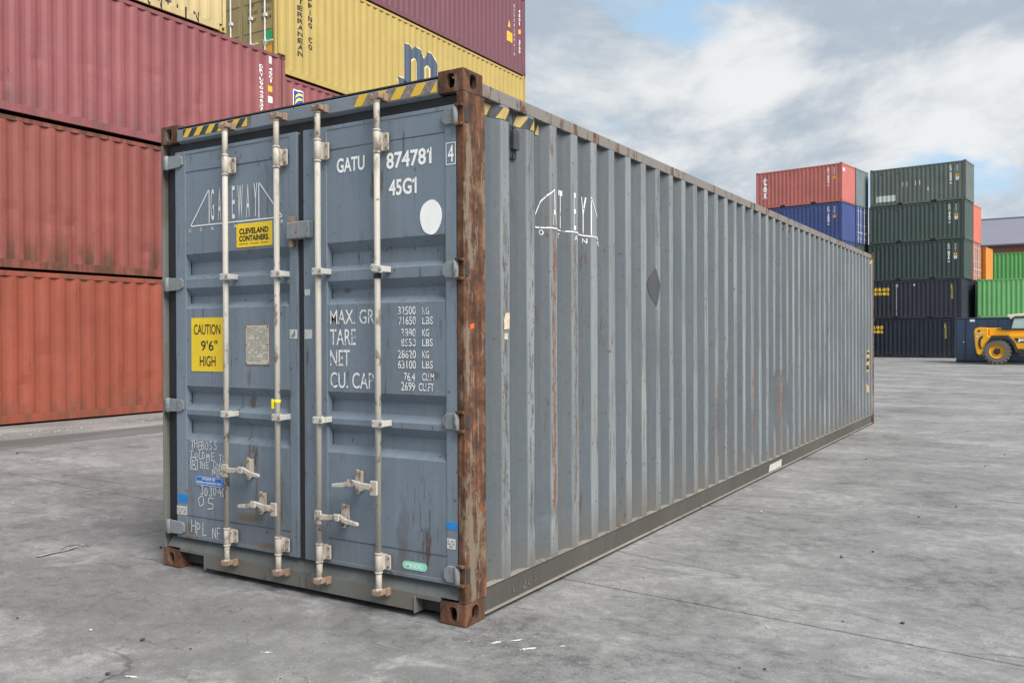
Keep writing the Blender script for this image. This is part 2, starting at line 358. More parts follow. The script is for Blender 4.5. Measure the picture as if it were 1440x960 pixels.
def decal(name, items, fn, mat, parent, cuts_u=(), cuts_v=(), label=None):
    bm = flat_bm(items)
    if cuts_u or cuts_v:
        xs = [v.co.x for v in bm.verts]; ys = [v.co.y for v in bm.verts]
        for c in cuts_u:
            if min(xs) < c < max(xs): bmesh.ops.bisect_plane(bm, geom=bm.verts[:]+bm.edges[:]+bm.faces[:], plane_co=(c, 0, 0), plane_no=(1, 0, 0))
        for c in cuts_v:
            if min(ys) < c < max(ys): bmesh.ops.bisect_plane(bm, geom=bm.verts[:]+bm.edges[:]+bm.faces[:], plane_co=(0, c, 0), plane_no=(0, 1, 0))
    for v in bm.verts: v.co = fn(v.co.x, v.co.y)
    me = bpy.data.meshes.new(name); bm.to_mesh(me); bm.free(); me.materials.append(mat)
    o = put(name, me, parent)
    if label: o['label'] = label
    return o
def rect(x0, y0, x1, y1): return ('p', [(x0, y0), (x1, y0), (x1, y1), (x0, y1)])
def stroke(pts, w):
    """polyline -> list of ribbon quads"""
    out = []
    for (a, b), (c, d) in zip(pts, pts[1:]):
        dx, dy = c-a, d-b; L = math.hypot(dx, dy) or 1e-6; nx, ny = -dy/L*w/2, dx/L*w/2; ex, ey = dx/L*w*.3, dy/L*w*.3
        out.append(('p', [(a-nx-ex, b-ny-ey), (c-nx+ex, d-ny+ey), (c+nx+ex, d+ny+ey), (a+nx-ex, b+ny-ey)]))
    return out
def rrect(x0, y0, x1, y1, r, n=4):
    P = []
    for cx, cy, a0 in ((x1-r, y1-r, 0), (x0+r, y1-r, 90), (x0+r, y0+r, 180), (x1-r, y0+r, 270)):
        for i in range(n+1): a = R(a0+90*i/n); P.append((cx+r*math.cos(a), cy+r*math.sin(a)))
    return P
def column_text(s, x0, x1, z0, z1, bold=.02):
    """letters stacked top to bottom"""
    n = len(s); h = (z1-z0)/n; out = []
    for i, ch in enumerate(s):
        if ch == ' ': continue
        zt = z1-i*h; w = (x1-x0)*(.35 if ch in 'I1' else 1); xm = (x0+x1)/2
        out.append(('t', ch, xm-w/2, zt-h*.84, xm+w/2, zt-h*.06, bold))
    return out

# ------------------------------------------------------------------ corrugated sheets
def corr_breaks(y0, y1, first, pitch, d=.036, soft=.010):
    """list of (y, depth): outer flat ends at first + k*pitch; depth 0 outside, -d inside"""
    fl, sl = .0725*pitch/.278, .0665*pitch/.278
    P = []
    k0 = int((y0-first)/pitch)-2
    y = first+k0*pitch
    while y < y1+pitch:
        a = y; b = y+sl; c = b+fl; e = c+sl
        for q, dd, sgn in ((a, 0, 1), (b, -d, -1), (c, -d, 1), (e, 0, -1)):
            # softened bend: two points straddling the corner
            if sgn == 1 and dd == 0: P += [(q-soft*.5, 0), (q+soft*.35, -d*soft*.4/sl)]
            elif dd == -d and q == b: P += [(q-soft*.35, -d+d*soft*.4/sl), (q+soft*.5, -d)]
            elif dd == -d: P += [(q-soft*.5, -d), (q+soft*.35, -d+d*soft*.4/sl)]
            else: P += [(q-soft*.35, -d*soft*.4/sl), (q+soft*.5, 0)]
        y += pitch
    def at(q):
        for (ya, da), (yb, db) in zip(P, P[1:]):
            if ya <= q <= yb: return da+(db-da)*(q-ya)/max(yb-ya, 1e-9)
        return 0
    L = [(y0, at(y0))]+[p for p in P if y0 < p[0] < y1]+[(y1, at(y1))]
    return L
def interp(L, q):
    if q <= L[0][0]: return L[0][1]
    lo, hi = 0, len(L)-1
    while hi-lo > 1:
        md = (lo+hi)//2
        if L[md][0] <= q: lo = md
        else: hi = md
    (a, da), (b, db) = L[lo], L[hi]
    return da+(db-da)*(q-a)/max(b-a, 1e-9)
def waviness(y, z, amp, dents=(), seed=0.0):
    v = amp*(mnoise.noise(Vector((y*1.3+seed, z*1.1, 2.7)))+.5*mnoise.noise(Vector((y*4.1, z*2.3+seed, 9.1))))
    for (dy, dz, ry, rz, dp) in dents:
        q = ((y-dy)/ry)**2+((z-dz)/rz)**2
        if q < 4: v -= dp*math.exp(-q*1.6)
    return v
def sheet(L, zs, fn):
    bm = bmesh.new(); rows = []
    for z in zs: rows.append([bm.verts.new(fn(y, dd, z)) for y, dd in L])
    for a, b in zip(rows, rows[1:]):
        for i in range(len(L)-1): bm.faces.new((a[i], a[i+1], b[i+1], b[i]))
    return bm

# ------------------------------------------------------------------ corner casting: steel block with oval holes on three outer faces
def casting_mesh(name, ex=.162, ey=.178, ez=.118):
    """outer faces at x=0 (+x), y=0 (-y), z=0 (+z); body goes to -x, +y, -z"""
    bm = bmesh.new()
    def holed(o, U, V, w, h, hw, hh, inn):
        N = 24; P = []; Q = []; T = []
        per = []
        for i in range(N):
            s_ = i/N*4; k = int(s_); t = (s_-k)*2-1
            per.append([(1, t), (-t, 1), (-1, -t), (t, -1)][k])
        for (a, b) in per:
            P.append(bm.verts.new(o+U*(w/2+a*w/2)+V*(h/2+b*h/2)))
            L_ = math.hypot(a, b); a2, b2 = a/L_, b/L_
            se = .72
            ca = math.copysign(abs(a2)**se, a2); cb = math.copysign(abs(b2)**se, b2)
            q = o+U*(w/2+ca*hw/2)+V*(h/2+cb*hh/2)
            Q.append(bm.verts.new(q)); T.append(bm.verts.new(q+inn))
        for i in range(N):
            j = (i+1) % N
            bm.faces.new((P[i], P[j], Q[j], Q[i])); bm.faces.new((Q[i], Q[j], T[j], T[i]))
    X, Y, Z = Vector((1, 0, 0)), Vector((0, 1, 0)), Vector((0, 0, 1))
    o = Vector((-ex, 0, -ez))
    holed(o, X, Z, ex, ez, .054, .079, Y*.03)                       # front (-y)
    holed(Vector((0, 0, -ez)), Y, Z, ey, ez, .060, .079, -X*.03)    # side (+x)
    holed(Vector((-ex, 0, 0)), X, Y, ex, ey, .064, .110, -Z*.028)   # top (+z)
    for q in ([(-ex, 0, -ez), (-ex, ey, -ez), (-ex, ey, 0), (-ex, 0, 0)], [(-ex, ey, -ez), (0, ey, -ez), (0, ey, 0), (-ex, ey, 0)], [(-ex, 0, -ez), (0, 0, -ez), (0, ey, -ez), (-ex, ey, -ez)]):
        bm.faces.new([bm.verts.new(p) for p in q])
    bmesh.ops.remove_doubles(bm, verts=bm.verts, dist=1e-5)
    bmesh.ops.recalc_face_normals(bm, faces=bm.faces)
    bm.normal_update()
    e = [e for e in bm.edges if len(e.link_faces) == 2 and e.calc_face_angle(0) > R(60) and all(abs(abs(f_.normal.x)+abs(f_.normal.y)+abs(f_.normal.z)-1) < .01 for f_ in e.link_faces) and (e.verts[0].co-e.verts[1].co).length > .012 and sum(1 for v in e.verts for c, lim in zip(v.co, (0, 0, 0)) if abs(c) < 1e-6) >= 4]
    bmesh.ops.bevel(bm, geom=e, offset=.007, segments=3, profile=.5, affect='EDGES', clamp_overlap=True)
    me = bpy.data.meshes.new(name); bm.to_mesh(me); bm.free(); me.materials.append(PLACE); return me
CAST = casting_mesh('corner_casting')
def castings(parent, W, L, H, mat, special=None):
    i = 0
    for sx, x in ((1, 0), (-1, -W)):
        for sy, y in ((1, 0), (-1, L)):
            for sz, z in ((1, H), (-1, 0)):
                put('corner_casting', CAST, parent, (special or {}).get((sx, sy, sz), mat), (x, y, z), (sx, sy, sz))

# ================================================================== SETTING: ground
def concrete_mat():
    m, g, b = newmat('yard_concrete')
    p = g.add('ShaderNodeNewGeometry').outputs['Position']
    st = g.mapping(p, (.85, 1.1, 1), rot=(0, 0, .07))
    warp = g.vmath('ADD', st, g.vmath('MULTIPLY', g.noise(p, .8, 4, .6, out=1), (.9, .9, 0)))
    a = g.noise(warp, .50, 6, .62); b2 = g.noise(warp, 2.3, 8, .70); c2 = g.noise(p, 11, 8, .74); fine = g.noise(p, 75, 6, .75)
    v = g.math('ADD', g.math('ADD', g.math('MULTIPLY', a, .28), g.math('MULTIPLY', fine, .22)), g.math('ADD', g.math('MULTIPLY', b2, .26), g.math('MULTIPLY', c2, .24)))
    col = g.mix(g.step(v, .415, .495), (.088, .088, .089), (.172, .171, .171))
    col = g.mix(g.step(v, .49, .575), col, (.268, .266, .264))
    # tyre and oil stains
    oil = g.step(g.noise(g.mapping(warp, (1, 1, 1), (7, 3, 0)), .9, 6, .62), .56, .70)
    col = g.mix(g.math('MULTIPLY', oil, .38), col, (.15, .148, .146))
    x, y, z = g.sep(p)
    # ragged stain on the slab before the doors, with the shade there painted in
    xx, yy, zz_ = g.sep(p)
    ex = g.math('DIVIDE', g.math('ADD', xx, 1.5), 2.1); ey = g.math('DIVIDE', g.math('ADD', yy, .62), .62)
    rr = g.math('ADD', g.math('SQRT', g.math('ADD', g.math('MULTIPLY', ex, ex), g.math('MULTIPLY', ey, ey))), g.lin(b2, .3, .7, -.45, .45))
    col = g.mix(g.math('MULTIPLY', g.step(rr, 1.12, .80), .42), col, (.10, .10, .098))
    # chalky scratches, specks
    scr = g.step(g.noise(g.mapping(warp, (4, 22, 1), rot=(0, 0, .3)), 1.4, 8, .72), .60, .70)
    col = g.mix(g.math('MULTIPLY', g.math('MULTIPLY', scr, g.step(b2, .45, .6)), .28), col, (.40, .395, .39))
    for sc_, lc, th_ in ((1.0, (0, 0, 0), .0028), (2.3, (5, 1, 0), .0065), (5.5, (2, 7, 0), .010)):
        ln = g.noise(g.vmath('ADD', g.mapping(p, (.35*sc_, 1.0*sc_, 0), loc=lc, rot=(0, 0, .06)), g.vmath('MULTIPLY', g.noise(p, 6, 5, .7, out=1), (.10, .10, 0))), 1.0, 3, .5)
        lk = g.math('MULTIPLY', g.step(g.math('ABSOLUTE', g.math('SUBTRACT', ln, .5)), th_, .001), g.step(g.noise(g.mapping(p, loc=lc), 1.3*sc_, 4, .6), .48, .60))
        col = g.mix(g.math('MULTIPLY', lk, .5), col, (.07, .07, .07))
    sp = g.step(fine, .60, .68); col = g.mix(g.math('MULTIPLY', sp, .45), col, (.08, .08, .08))
    sp2 = g.step(g.noise(g.mapping(p, loc=(3, 9, 0)), 55, 4, .6), .64, .70); col = g.mix(g.math('MULTIPLY', sp2, .5), col, (.55, .54, .52))
    # hairline cracks: wandering contour lines, broken up
    cn = g.noise(g.vmath('ADD', g.mapping(p, (.16, .62, 0), rot=(0, 0, .05)), g.vmath('MULTIPLY', g.noise(p, 3.5, 5, .7, out=1), (.06, .06, 0))), 1.0, 2, .45)
    crk = g.math('MULTIPLY', g.step(g.math('ABSOLUTE', g.math('SUBTRACT', cn, .5)), .0030, .0008), g.step(g.noise(p, .45, 3, .5), .45, .55))
    col = g.mix(g.math('MULTIPLY', crk, .7), col, (.07, .07, .072))
    g.set(b.inputs['Base Color'], col)
    g.set(b.inputs['Roughness'], g.lin(v, .35, .6, .62, .9)); b.inputs['Specular IOR Level'].default_value = .35
    h = g.math('ADD', g.math('MULTIPLY', c2, .6), g.math('ADD', g.math('MULTIPLY', fine, .25), g.math('MULTIPLY', crk, -.6)))
    g.set(b.inputs['Normal'], g.bump(h, .42, .012))
    return m
def asphalt_mat(name, base, var):
    m, g, b = newmat(name)
    p = g.add('ShaderNodeNewGeometry').outputs['Position']
    a = g.noise(g.mapping(p, (1, .35, 1)), 1.3, 7, .65); fine = g.noise(p, 60, 4, .7)
    v = g.math('ADD', g.math('MULTIPLY', a, .6), g.math('MULTIPLY', fine, .4))
    g.set(b.inputs['Base Color'], g.mix(g.step(v, .36, .64), tuple(q*(1-var) for q in base), tuple(q*(1+var) for q in base)))
    b.inputs['Roughness'].default_value = .9; g.set(b.inputs['Normal'], g.bump(v, .5, .01)); return m
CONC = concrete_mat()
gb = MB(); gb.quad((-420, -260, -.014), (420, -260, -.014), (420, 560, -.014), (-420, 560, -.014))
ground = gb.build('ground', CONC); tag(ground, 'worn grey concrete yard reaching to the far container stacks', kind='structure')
SK = -.0768
def slab(xa, xb, ya, yb):
    g_ = .009; b = MB(); P = []
    for x in (xa+g_, xb-g_):
        for yy, s_ in ((ya, 1), (yb, -1)): P.append((x, yy+SK*(x+3.37)+s_*g_))
    pts = [P[0], P[2], P[3], P[1]]
    b.prism(pts, lambda u, v: (u, v, 0), lambda u, v: (u, v, -.09)); b.bevel(.004, 1)
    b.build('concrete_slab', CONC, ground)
XS = [-9.55, -3.37, 8.6, 20.6, 32.6]
YS = [-23.9, -17.6, -11.3, -4.96, 1.34, 7.64, 13.94, 20.24, 26.54, 32.84, 39.14]
for xa, xb in zip(XS, XS[1:]):
    for ya, yb in zip(YS, YS[1:]): slab(xa, xb, ya, yb)
JF = plain('joint_filler', (.012, .012, .013), .9)
for yk in YS: 
    b = MB(); b.prism([(XS[0], yk+SK*(XS[0]+3.37)-.02), (XS[-1], yk+SK*(XS[-1]+3.37)-.02), (XS[-1], yk+SK*(XS[-1]+3.37)+.02), (XS[0], yk+SK*(XS[0]+3.37)+.02)], lambda u, v: (u, v, -.008), lambda u, v: (u, v, -.03)); b.build('joint_filler', JF, ground)
for xk in XS[1:]:
    b = MB(); b.box(xk-.02, xk+.02, -23, 38, -.031, -.009); b.build('joint_filler', JF, ground)
# asphalt margin by the red stack: a dark strip, then a slightly raised grey margin
ST = asphalt_mat('dark_asphalt', (.095, .094, .094), .3); MG = asphalt_mat('grey_margin', (.165, .162, .158), .4)
sb = MB(); sb.prism([(-9.556, .004), (-10.45, .014), (-10.45, -.06), (-9.556, -.06)], lambda a, c: (a, -30, c), lambda a, c: (a, 44, c)); tag(sb.build('asphalt_strip', ST), 'dark asphalt strip along the edge of the concrete', kind='structure')
sb = MB(); sb.prism([(-10.454, .018), (-11.75, .062), (-30, .062), (-30, -.06), (-10.454, -.06)], lambda a, c: (a, -30.2, c), lambda a, c: (a, 44.3, c)); tag(sb.build('asphalt_margin', MG), 'raised grey asphalt margin under the red container stack', kind='structure')

# ================================================================== MAIN CONTAINER (origin = lower right front corner, doors face -y, long side faces +x)
Wc, Lc, Hc = 2.438, 12.192, 2.896
main = empty('shipping_container', 'big blue grey shipping container with rusty corner post standing alone in the foreground', 'shipping container')
castings(main, Wc, Lc, Hc, M['casting'], {(1, 1, -1): M['castrust'], (-1, 1, -1): M['castrust']})
# corner posts
b = MB(); b.prism([(0, 0), (0, .200), (-.010, .200), (-.010, .06), (-.045, .06), (-.045, 0)], lambda x, y: (x-.001, y+.001, .1185), lambda x, y: (x-.001, y+.001, 2.7775)); b.bevel(.004, 2)
o = b.build('corner_post', M['post'], main); o['label'] = 'rusty orange brown corner post'
b = MB(); b.prism([(0, 0), (0, .16), (.010, .16), (.010, .075), (.042, .075), (.042, .058), (.016, .058), (.016, 0)], lambda x, y: (x-Wc+.001, y+.001, .1185), lambda x, y: (x-Wc+.001, y+.001, 2.7775)); b.bevel(.003, 2)
b.build('corner_post', paint('left_post_paint', (.16, .165, .155), rust=1.2, grime=1, scuff=.6, dirtcol=(.12, .09, .06)), main)
for x0 in (-.06, -Wc+.001):
    b = MB(); b.box(x0, x0+.059, Lc-.10, Lc-.001, .1185, 2.7775); b.bevel(.004, 2); b.build('corner_post', M['post'], main)
# rails
for s_ in (0, 1):
    mx = (lambda v: v) if s_ == 0 else (lambda v: -Wc-v)
    b = MB(); b.box(*sorted((mx(-.062), mx(-.002))), .1785, Lc-.1785, 2.785, 2.856); b.bevel(.004, 2); b.build('top_rail', M['toprail'], main)
    # C-shaped bottom rail: web, top ledge, bottom flange
    pr = [(-.095, .162), (-.012, .160), (-.012, .034), (-.095, .034)]
    b = MB(); b.prism(pr, lambda a, c: (mx(a), .1785, c), lambda a, c: (mx(a), Lc-.1785, c)); b.bevel(.002, 1)
    ro = b.build('bottom_rail', M['rail'], main)
    for pr in ([(-.09, .174), (-.004, .168), (-.004, .1605), (-.09, .1625)], [(-.09, .0335), (.002, .033), (.004, .027), (.002, .021), (-.09, .021)]):
        b = MB(); b.prism(pr, lambda a, c: (mx(a), .1785, c), lambda a, c: (mx(a), Lc-.1785, c)); b.bevel(.0015, 1); b.build('rail_flange', M['ledge'], ro)
# corrugated sides
PITCH, FIRST = .2768, .447
LS = corr_breaks(.195, Lc-.09, FIRST, PITCH)
DENT = [(5.95, .75, .20, .35, .016), (6.45, .70, .22, .32, .018), (6.2, 1.03, .35, .07, .008), (4.1, .7, .2, .35, .010), (5.1, .5, .2, .3, .010), (2.5, 1.3, .3, .4, .004), (.85, .45, .25, .10, .008), (1.25, .40, .2, .08, .006), (8.2, .8, .4, .4, .007), (3.2, 1.9, .5, .4, .004)]
ZS = [.166+i*(2.787-.166)/30 for i in range(31)]
def side_pt(y, z, off=0.0):
    e = min(1, (z-.166)/.15, (2.787-z)/.15); e = max(0, e)
    return Vector((-.0035+interp(LS, y)+waviness(y, z, .0055*e, [(a, b_, c, d_, p*e) for a, b_, c, d_, p in DENT])+off, y, z))
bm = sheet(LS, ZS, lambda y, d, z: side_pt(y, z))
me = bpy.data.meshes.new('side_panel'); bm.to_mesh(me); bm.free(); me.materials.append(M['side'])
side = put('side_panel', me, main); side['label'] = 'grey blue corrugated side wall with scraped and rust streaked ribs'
bm = sheet(LS, [.166, 2.787], lambda y, d, z: Vector((-Wc+.0035-d, y, z))); bmesh.ops.reverse_faces(bm, faces=bm.faces)
me = bpy.data.meshes.new('side_panel'); bm.to_mesh(me); bm.free(); me.materials.append(M['side']); put('side_panel', me, main)
LE = corr_breaks(-Wc+.06, -.06, -.2, .25)
bm = sheet(LE, [.16, 2.80], lambda x, d, z: Vector((x, Lc-.01+d, z))); bmesh.ops.reverse_faces(bm, faces=bm.faces)
me = bpy.data.meshes.new('end_panel'); bm.to_mesh(me); bm.free(); me.materials.append(M['side']); put('end_panel', me, main)
LR = corr_breaks(.17, Lc-.17, .5, .21, d=.02)
bm = sheet(LR, [-Wc+.06, -.06], lambda y, d, x: Vector((x, y, 2.872+d))); bmesh.ops.reverse_faces(bm, faces=bm.faces)
me = bpy.data.meshes.new('roof_panel'); bm.to_mesh(me); bm.free(); me.materials.append(M['toprail']); put('roof_panel', me, main)
b = MB(); b.box(-Wc+.1, -.1, .06, Lc-.06, .12, .15); b.build('floor', M['inner'], main)
for k in range(14):
    b = MB(); y = .7+k*.83; b.box(-Wc+.096, -.096, y, y+.05, .03, .118); b.build('cross_member', M['inner'], main)
# rear end members
for s_ in (0,):
    b = MB(); b.box(-Wc+.163, -.163, Lc-.10, Lc-.012, .02, .16); b.build('end_sill', M['rail'], main)
    b = MB(); b.box(-Wc+.163, -.163, Lc-.10, Lc-.012, 2.80, 2.858); b.build('end_header', M['rail'], main)
# door header with its grubby lower lip, roof edge, and sill
b = MB(); b.prism([(.001, 2.783), (.001, 2.856), (.030, 2.868), (.12, 2.868), (.12, 2.770), (.030, 2.770)], lambda a, c: (-Wc+.1635, a, c), lambda a, c: (-.1635, a, c)); b.bevel(.003, 2)
header = b.build('door_header', M['header'], main)
b = MB(); b.box(-Wc+.164, -.164, .012, .17, 2.869, 2.877); b.build('roof_edge', M['inner'], main)
sp_ = [(-2.274, .135), (-2.274, .112), (-2.025, .112), (-2.025, .036), (-.332, .036), (-.332, .108), (-.164, .108), (-.164, .135)]
b = MB(); b.prism(sp_, lambda x, z: (x, .002, z), lambda x, z: (x, .06, z)); b.bevel(.003, 2); sill = b.build('door_sill', M['frame'], main)
b = MB(); b.prism([(.004, .1355), (.045, .196), (.06, .196), (.06, .1355)], lambda a, c: (-Wc+.045, a, c), lambda a, c: (-.05, a, c)); b.build('sill_ramp', paint('ramp_paint', (.10, .11, .11), rust=.6, grime=1, scuff=.6, dirtcol=(.07, .06, .05)), main)
for xa in (-2.03, -.337):
    b = MB(); b.box(xa, xa+.010, -.006, .10, .026, .118); b.bevel(.002, 1); b.build('sill_gusset', M['frame'], main)
for xa, xb in ((-2.27, -2.03), (-.33, -.17)):
    b = MB(); b.box(xa, xb, .062, .30, .035, .11); b.build('pocket', M['inner'], main)
# rubber seals round and between the doors
for n, bx in (('a', (-Wc+.045, -.045, .036, .050, 2.700, 2.772)), ('b', (-Wc+.018, -2.306, .040, .055, .197, 2.700)), ('c', (-1.203, -1.146, .020, .045, .20, 2.700)), ('d', (-.056, -.040, .030, .05, .197, 2.70))):
    b = MB(); b.box(*bx); b.bevel(.003, 1); b.build('door_seal', M['gasket'], main)
b = MB(); b.box(-Wc+.05, -.05, .070, .076, .19, 2.78); b.build('seal_backing', M['inner'], main)

# ---- doors
YF, YP, GD = .006, .0095, .046      # frame face, panel face, groove depth
def door_panel(x0, x1):
    zz = [(2.696, 0), (2.046, 0), (1.990, 1), (1.917, 1), (1.883, 0), (1.827, 0), (1.775, 1), (1.732, 1), (1.693, 0), (1.196, 0), (1.145, 1), (1.080, 1), (1.042, 0), (1.011, 0), (.960, 1), (.888, 1), (.848, 0), (.21, 0)]
    zz2 = []
    for (za, a), (zb, c) in zip(zz, zz[1:]):
        n = max(1, int((za-zb)/.10))
        zz2 += [(za+(zb-za)*i/n, a+(c-a)*i/n) for i in range(n)]
    zz2.append(zz[-1]); bm = bmesh.new(); rows = []
    nx = 10
    for z, d in zz2:
        rows.append([])
        for i in range(nx+1):
            x = x0+(x1-x0)*i/nx; e = min(1, min(i, nx-i)/2)
            rows[-1].append(bm.verts.new((x, YP+GD*d+.0016*e*mnoise.noise(Vector((x*3, z*2.2, 4.4))), z)))
    for a, c in zip(rows, rows[1:]):
        for i in range(nx): bm.faces.new((a[i], c[i], c[i+1], a[i+1]))
    me = bpy.data.meshes.new('door_panel'); bm.to_mesh(me); bm.free(); me.materials.append(M['door']); return me
def make_door(xl, xr, pl, pr, label):
    b = MB()
    b.box(xl, pl, YF, YF+.045, .207, 2.714); b.box(pr, xr, YF, YF+.045, .207, 2.714)
    b.box(pl-.001, pr+.001, YF+.0006, YF+.045, 2.690, 2.7135); b.box(pl-.001, pr+.001, YF+.0006, YF+.045, .2075, .232)
    b.bevel(.0035, 2)
    o = b.build('door', M['door'], main); o['label'] = label
    put('door_panel', door_panel(pl-.002, pr+.002), o)
    # welded seam lines
    for z in (2.577, .355):
        b = MB(); b.box(pl, pr, YP-.0016, YP+.004, z-.0022, z+.0022); b.build('weld_seam', M['seam'], o)
    return o
dL = make_door(-2.303, -1.198, -2.203, -1.264, 'left door leaf with yellow caution sign')
dR = make_door(-1.148, -.052, -.964, -.123, 'right door leaf with white container number')
# hinges: strap on the door, knuckle, lug on the post
for dd, x0, x1, kx in ((dL, -2.300, -2.222, -2.36), (dR, -.118, -.054, -.047)):
    for zc in (2.652, 1.856, 1.066, .268):
        hh = .042
        b = MB()
        if dd is dL:
            b.prism([(-2.41, -hh*.95), (-2.41, hh*.95), (-2.33, hh), (-2.245, hh*.9), (-2.222, hh*.55), (-2.222, -hh*.55), (-2.245, -hh*.9), (-2.33, -hh)], lambda a, c: (a, -.006, zc+c), lambda a, c: (a, YF+.004, zc+c))
            b.cyl((-2.375, -.004, zc-hh*1.1), (-2.375, -.004, zc+hh*1.1), .016, 10)
        else:
            b.prism([(-.135, -hh*.5), (-.135, hh*.5), (-.112, hh), (-.046, hh), (-.046, -hh), (-.112, -hh)], lambda a, c: (a, -.008, zc+c), lambda a, c: (a, YF+.004, zc+c))
            b.cyl((-.046, -.010, zc-hh*1.15), (-.046, -.010, zc+hh*1.15), .015, 10)
        b.bevel(.002, 1, 40)
        b.build('hinge', M['hinge'], dd)
        if dd is dR:
            for k in (1, -1):
                b = MB(); b.box(-.046, -.001, -.024, .002, *sorted((zc+k*hh*1.0, zc+k*hh*1.35))); b.bevel(.002, 1); b.build('hinge_lug', M['post'], main)
            b = MB(); b.box(-.022, .0035, .010, .042, zc-hh*.9, zc+hh*.9); b.bevel(.002, 1); b.build('hinge_slot', M['inner'], main)
# customs lock box at the middle
b = MB(); b.box(-1.245, -1.062, -.040, YF-.001, 2.078, 2.182); b.bevel(.010, 3)
lb = b.build('lock_box', M['hinge'], main)
b = MB(); b.box(-1.240, -1.205, -.03, .004, 2.183, 2.215); b.box(-1.238, -1.21, -.025, .004, 2.035, 2.077); b.box(-1.155, -1.147, -.0425, -.039, 2.085, 2.175); b.bevel(.003, 1); b.build('lock_bracket', M['cam'], lb)

# ---- locking bars
BY = -.048; BR = .0168
def locking_bar(x, hz, hdir):
    o = tag(MB().cyl((x, BY, .125), (x, BY, 2.765), BR, 20).build('locking_bar', M['bar'], main))
    # sleeves and bearing brackets
    for za, zb, up in ((2.515, 2.622, 1), (.232, .322, 0)):
        b = MB(); b.cyl((x, BY, za), (x, BY, zb), .0200, 18)
        b.cyl((x, BY, za-.012), (x, BY, za), .0220, 18); b.cyl((x, BY, zb), (x, BY, zb+.012), .0220, 18)
        b.prism(rrect(x+.010, za+.004, x+.052, zb-.004, .010), lambda a, c: (a, -.014, c), lambda a, c: (a, -.004, c))
        b.box(x-.016, x+.016, -.045, YF+.001, za+.004, zb-.004)
        b.bevel(.0025, 1, 50)
        k = b.build('bearing_bracket', M['fitting'], o)
        for zz in (za+.022, zb-.022):
            for xx in (x+.038, x-.008):
                q = MB().cyl((xx, -.019 if xx > x else BY-.0195, zz), (xx, -.006 if xx > x else BY-.012, zz), .0065 if xx > x else .0045, 8); q.build('rivet', M['cam'], o)
    # thin upper / lower shaft and cam ends
    for z0, z1, zc in ((2.634, 2.80, 2.808), (.22, .14, .118)):
        b = MB(); b.cyl((x, BY, z0), (x, BY, z1), .0172, 16)
        b.cyl((x, BY, z1-.022), (x, BY, z1+.0), .0200, 16)
        b.bevel(.002, 1, 50); b.build('bar_collar', M['fitting'], o)
        b = MB()
        sgn = 1 if z0 > 1 else -1
        b.cyl((x, BY, z1), (x, BY, zc+sgn*.012), .019, 12)
        b.prism([(-.036, -.012), (-.036, .012), (-.022, .018), (-.014, .008), (.012, .010), (.020, .020), (.034, .016), (.034, -.010), (.014, -.018), (-.014, -.018)], lambda a, c: (x+a, BY-.022, zc+c), lambda a, c: (x+a, BY+.040, zc+c))
        b.bevel(.003, 2, 40); b.build('cam', M['cam'], o)
        for ka, kb in ((x-.048, x-.030), (x+.028, x+.044)):
            b = MB(); b.box(ka, kb, -.030, .004, zc-.022, zc+.022); b.bevel(.003, 1); b.build('cam_keeper', M['cam'], o)
    # guide clamps
    for zc in (1.880, 1.037):
        tilt = .022 if (abs(x+.540) < .02 and zc > 1.5) else 0
        b = MB()
        pts = rrect(x-.022, zc-.020, x+.058, zc+.020, .009, 3)
        b.prism(pts, lambda a, c: (a, BY-.030, c-tilt*(a-x)*9), lambda a, c: (a, BY-.022, c-tilt*(a-x)*9))
        b.box(x-.022, x-.016, BY-.024, YF+.001, zc-.018, zc+.018); b.box(x+.030, x+.052, BY-.022, YF+.001, zc-.016-tilt*.3, zc+.016-tilt*.3)
        b.bevel(.0025, 1, 50); k = b.build('guide_clamp', M['clamp'], o)
        MB().cyl((x+.042, BY-.036, zc-tilt*.4), (x+.042, BY-.028, zc-tilt*.4), .0075, 10).build('bolt', M['cam'], o)
        MB().cyl((x-.010, BY-.033, zc+.004), (x-.010, BY-.028, zc+.004), .004, 8).build('bolt', M['cam'], o)
    # handle: hub plate on bar, lever, catch plate on door
    hx = lambda d: x+hdir*d
    b = MB(); xs = sorted((hx(-.012), hx(.038))); b.prism(rrect(xs[0], hz-.044, xs[1], hz+.036, .008, 3), lambda a, c: (a, BY-.030, c), lambda a, c: (a, BY-.016, c)); b.bevel(.003, 1, 50)
    b.build('handle_hub', M['fitting'], o)
    MB().cyl((hx(.018), BY-.040, hz-.004), (hx(.018), BY-.028, hz-.004), .009, 10).build('bolt', M['cam'], o)
    # lever, slightly bent and tapering to a flat grip
    sec = [(.030, 0, .017), (.100, .004, .015), (.145, .014, .012), (.172, .020, .011), (.196, .008, .013), (.230, -.004, .013), (.305, -.012, .010), (.314, -.012, .008)]
    bm = bmesh.new(); rings = []
    for dx, dz, hh in sec:
        rings.append([bm.verts.new((hx(dx), yy, hz+dz+zz)) for yy, zz in ((BY-.034, -hh), (BY-.034, hh), (BY-.016, hh), (BY-.016, -hh))])
    for a, c in zip(rings, rings[1:]):
        for i in range(4): bm.faces.new((a[i], a[(i+1) % 4], c[(i+1) % 4], c[i]))
    bm.faces.new(rings[0][::-1]); bm.faces.new(rings[-1])
    b = MB(); b.bm.free(); b.bm = bm; bmesh.ops.recalc_face_normals(bm, faces=bm.faces); b.bevel(.003, 1, 30); b.build('handle', M['fitting'], o)
    cx = hx(.168); b = MB()
    b.prism(rrect(cx-.019, hz-.056, cx+.019, hz+.082, .018, 5), lambda a, c: (a, -.030, c), lambda a, c: (a, -.022, c))
    b.box(cx-.016, cx+.016, -.024, YF+.001, hz-.04, hz+.07)
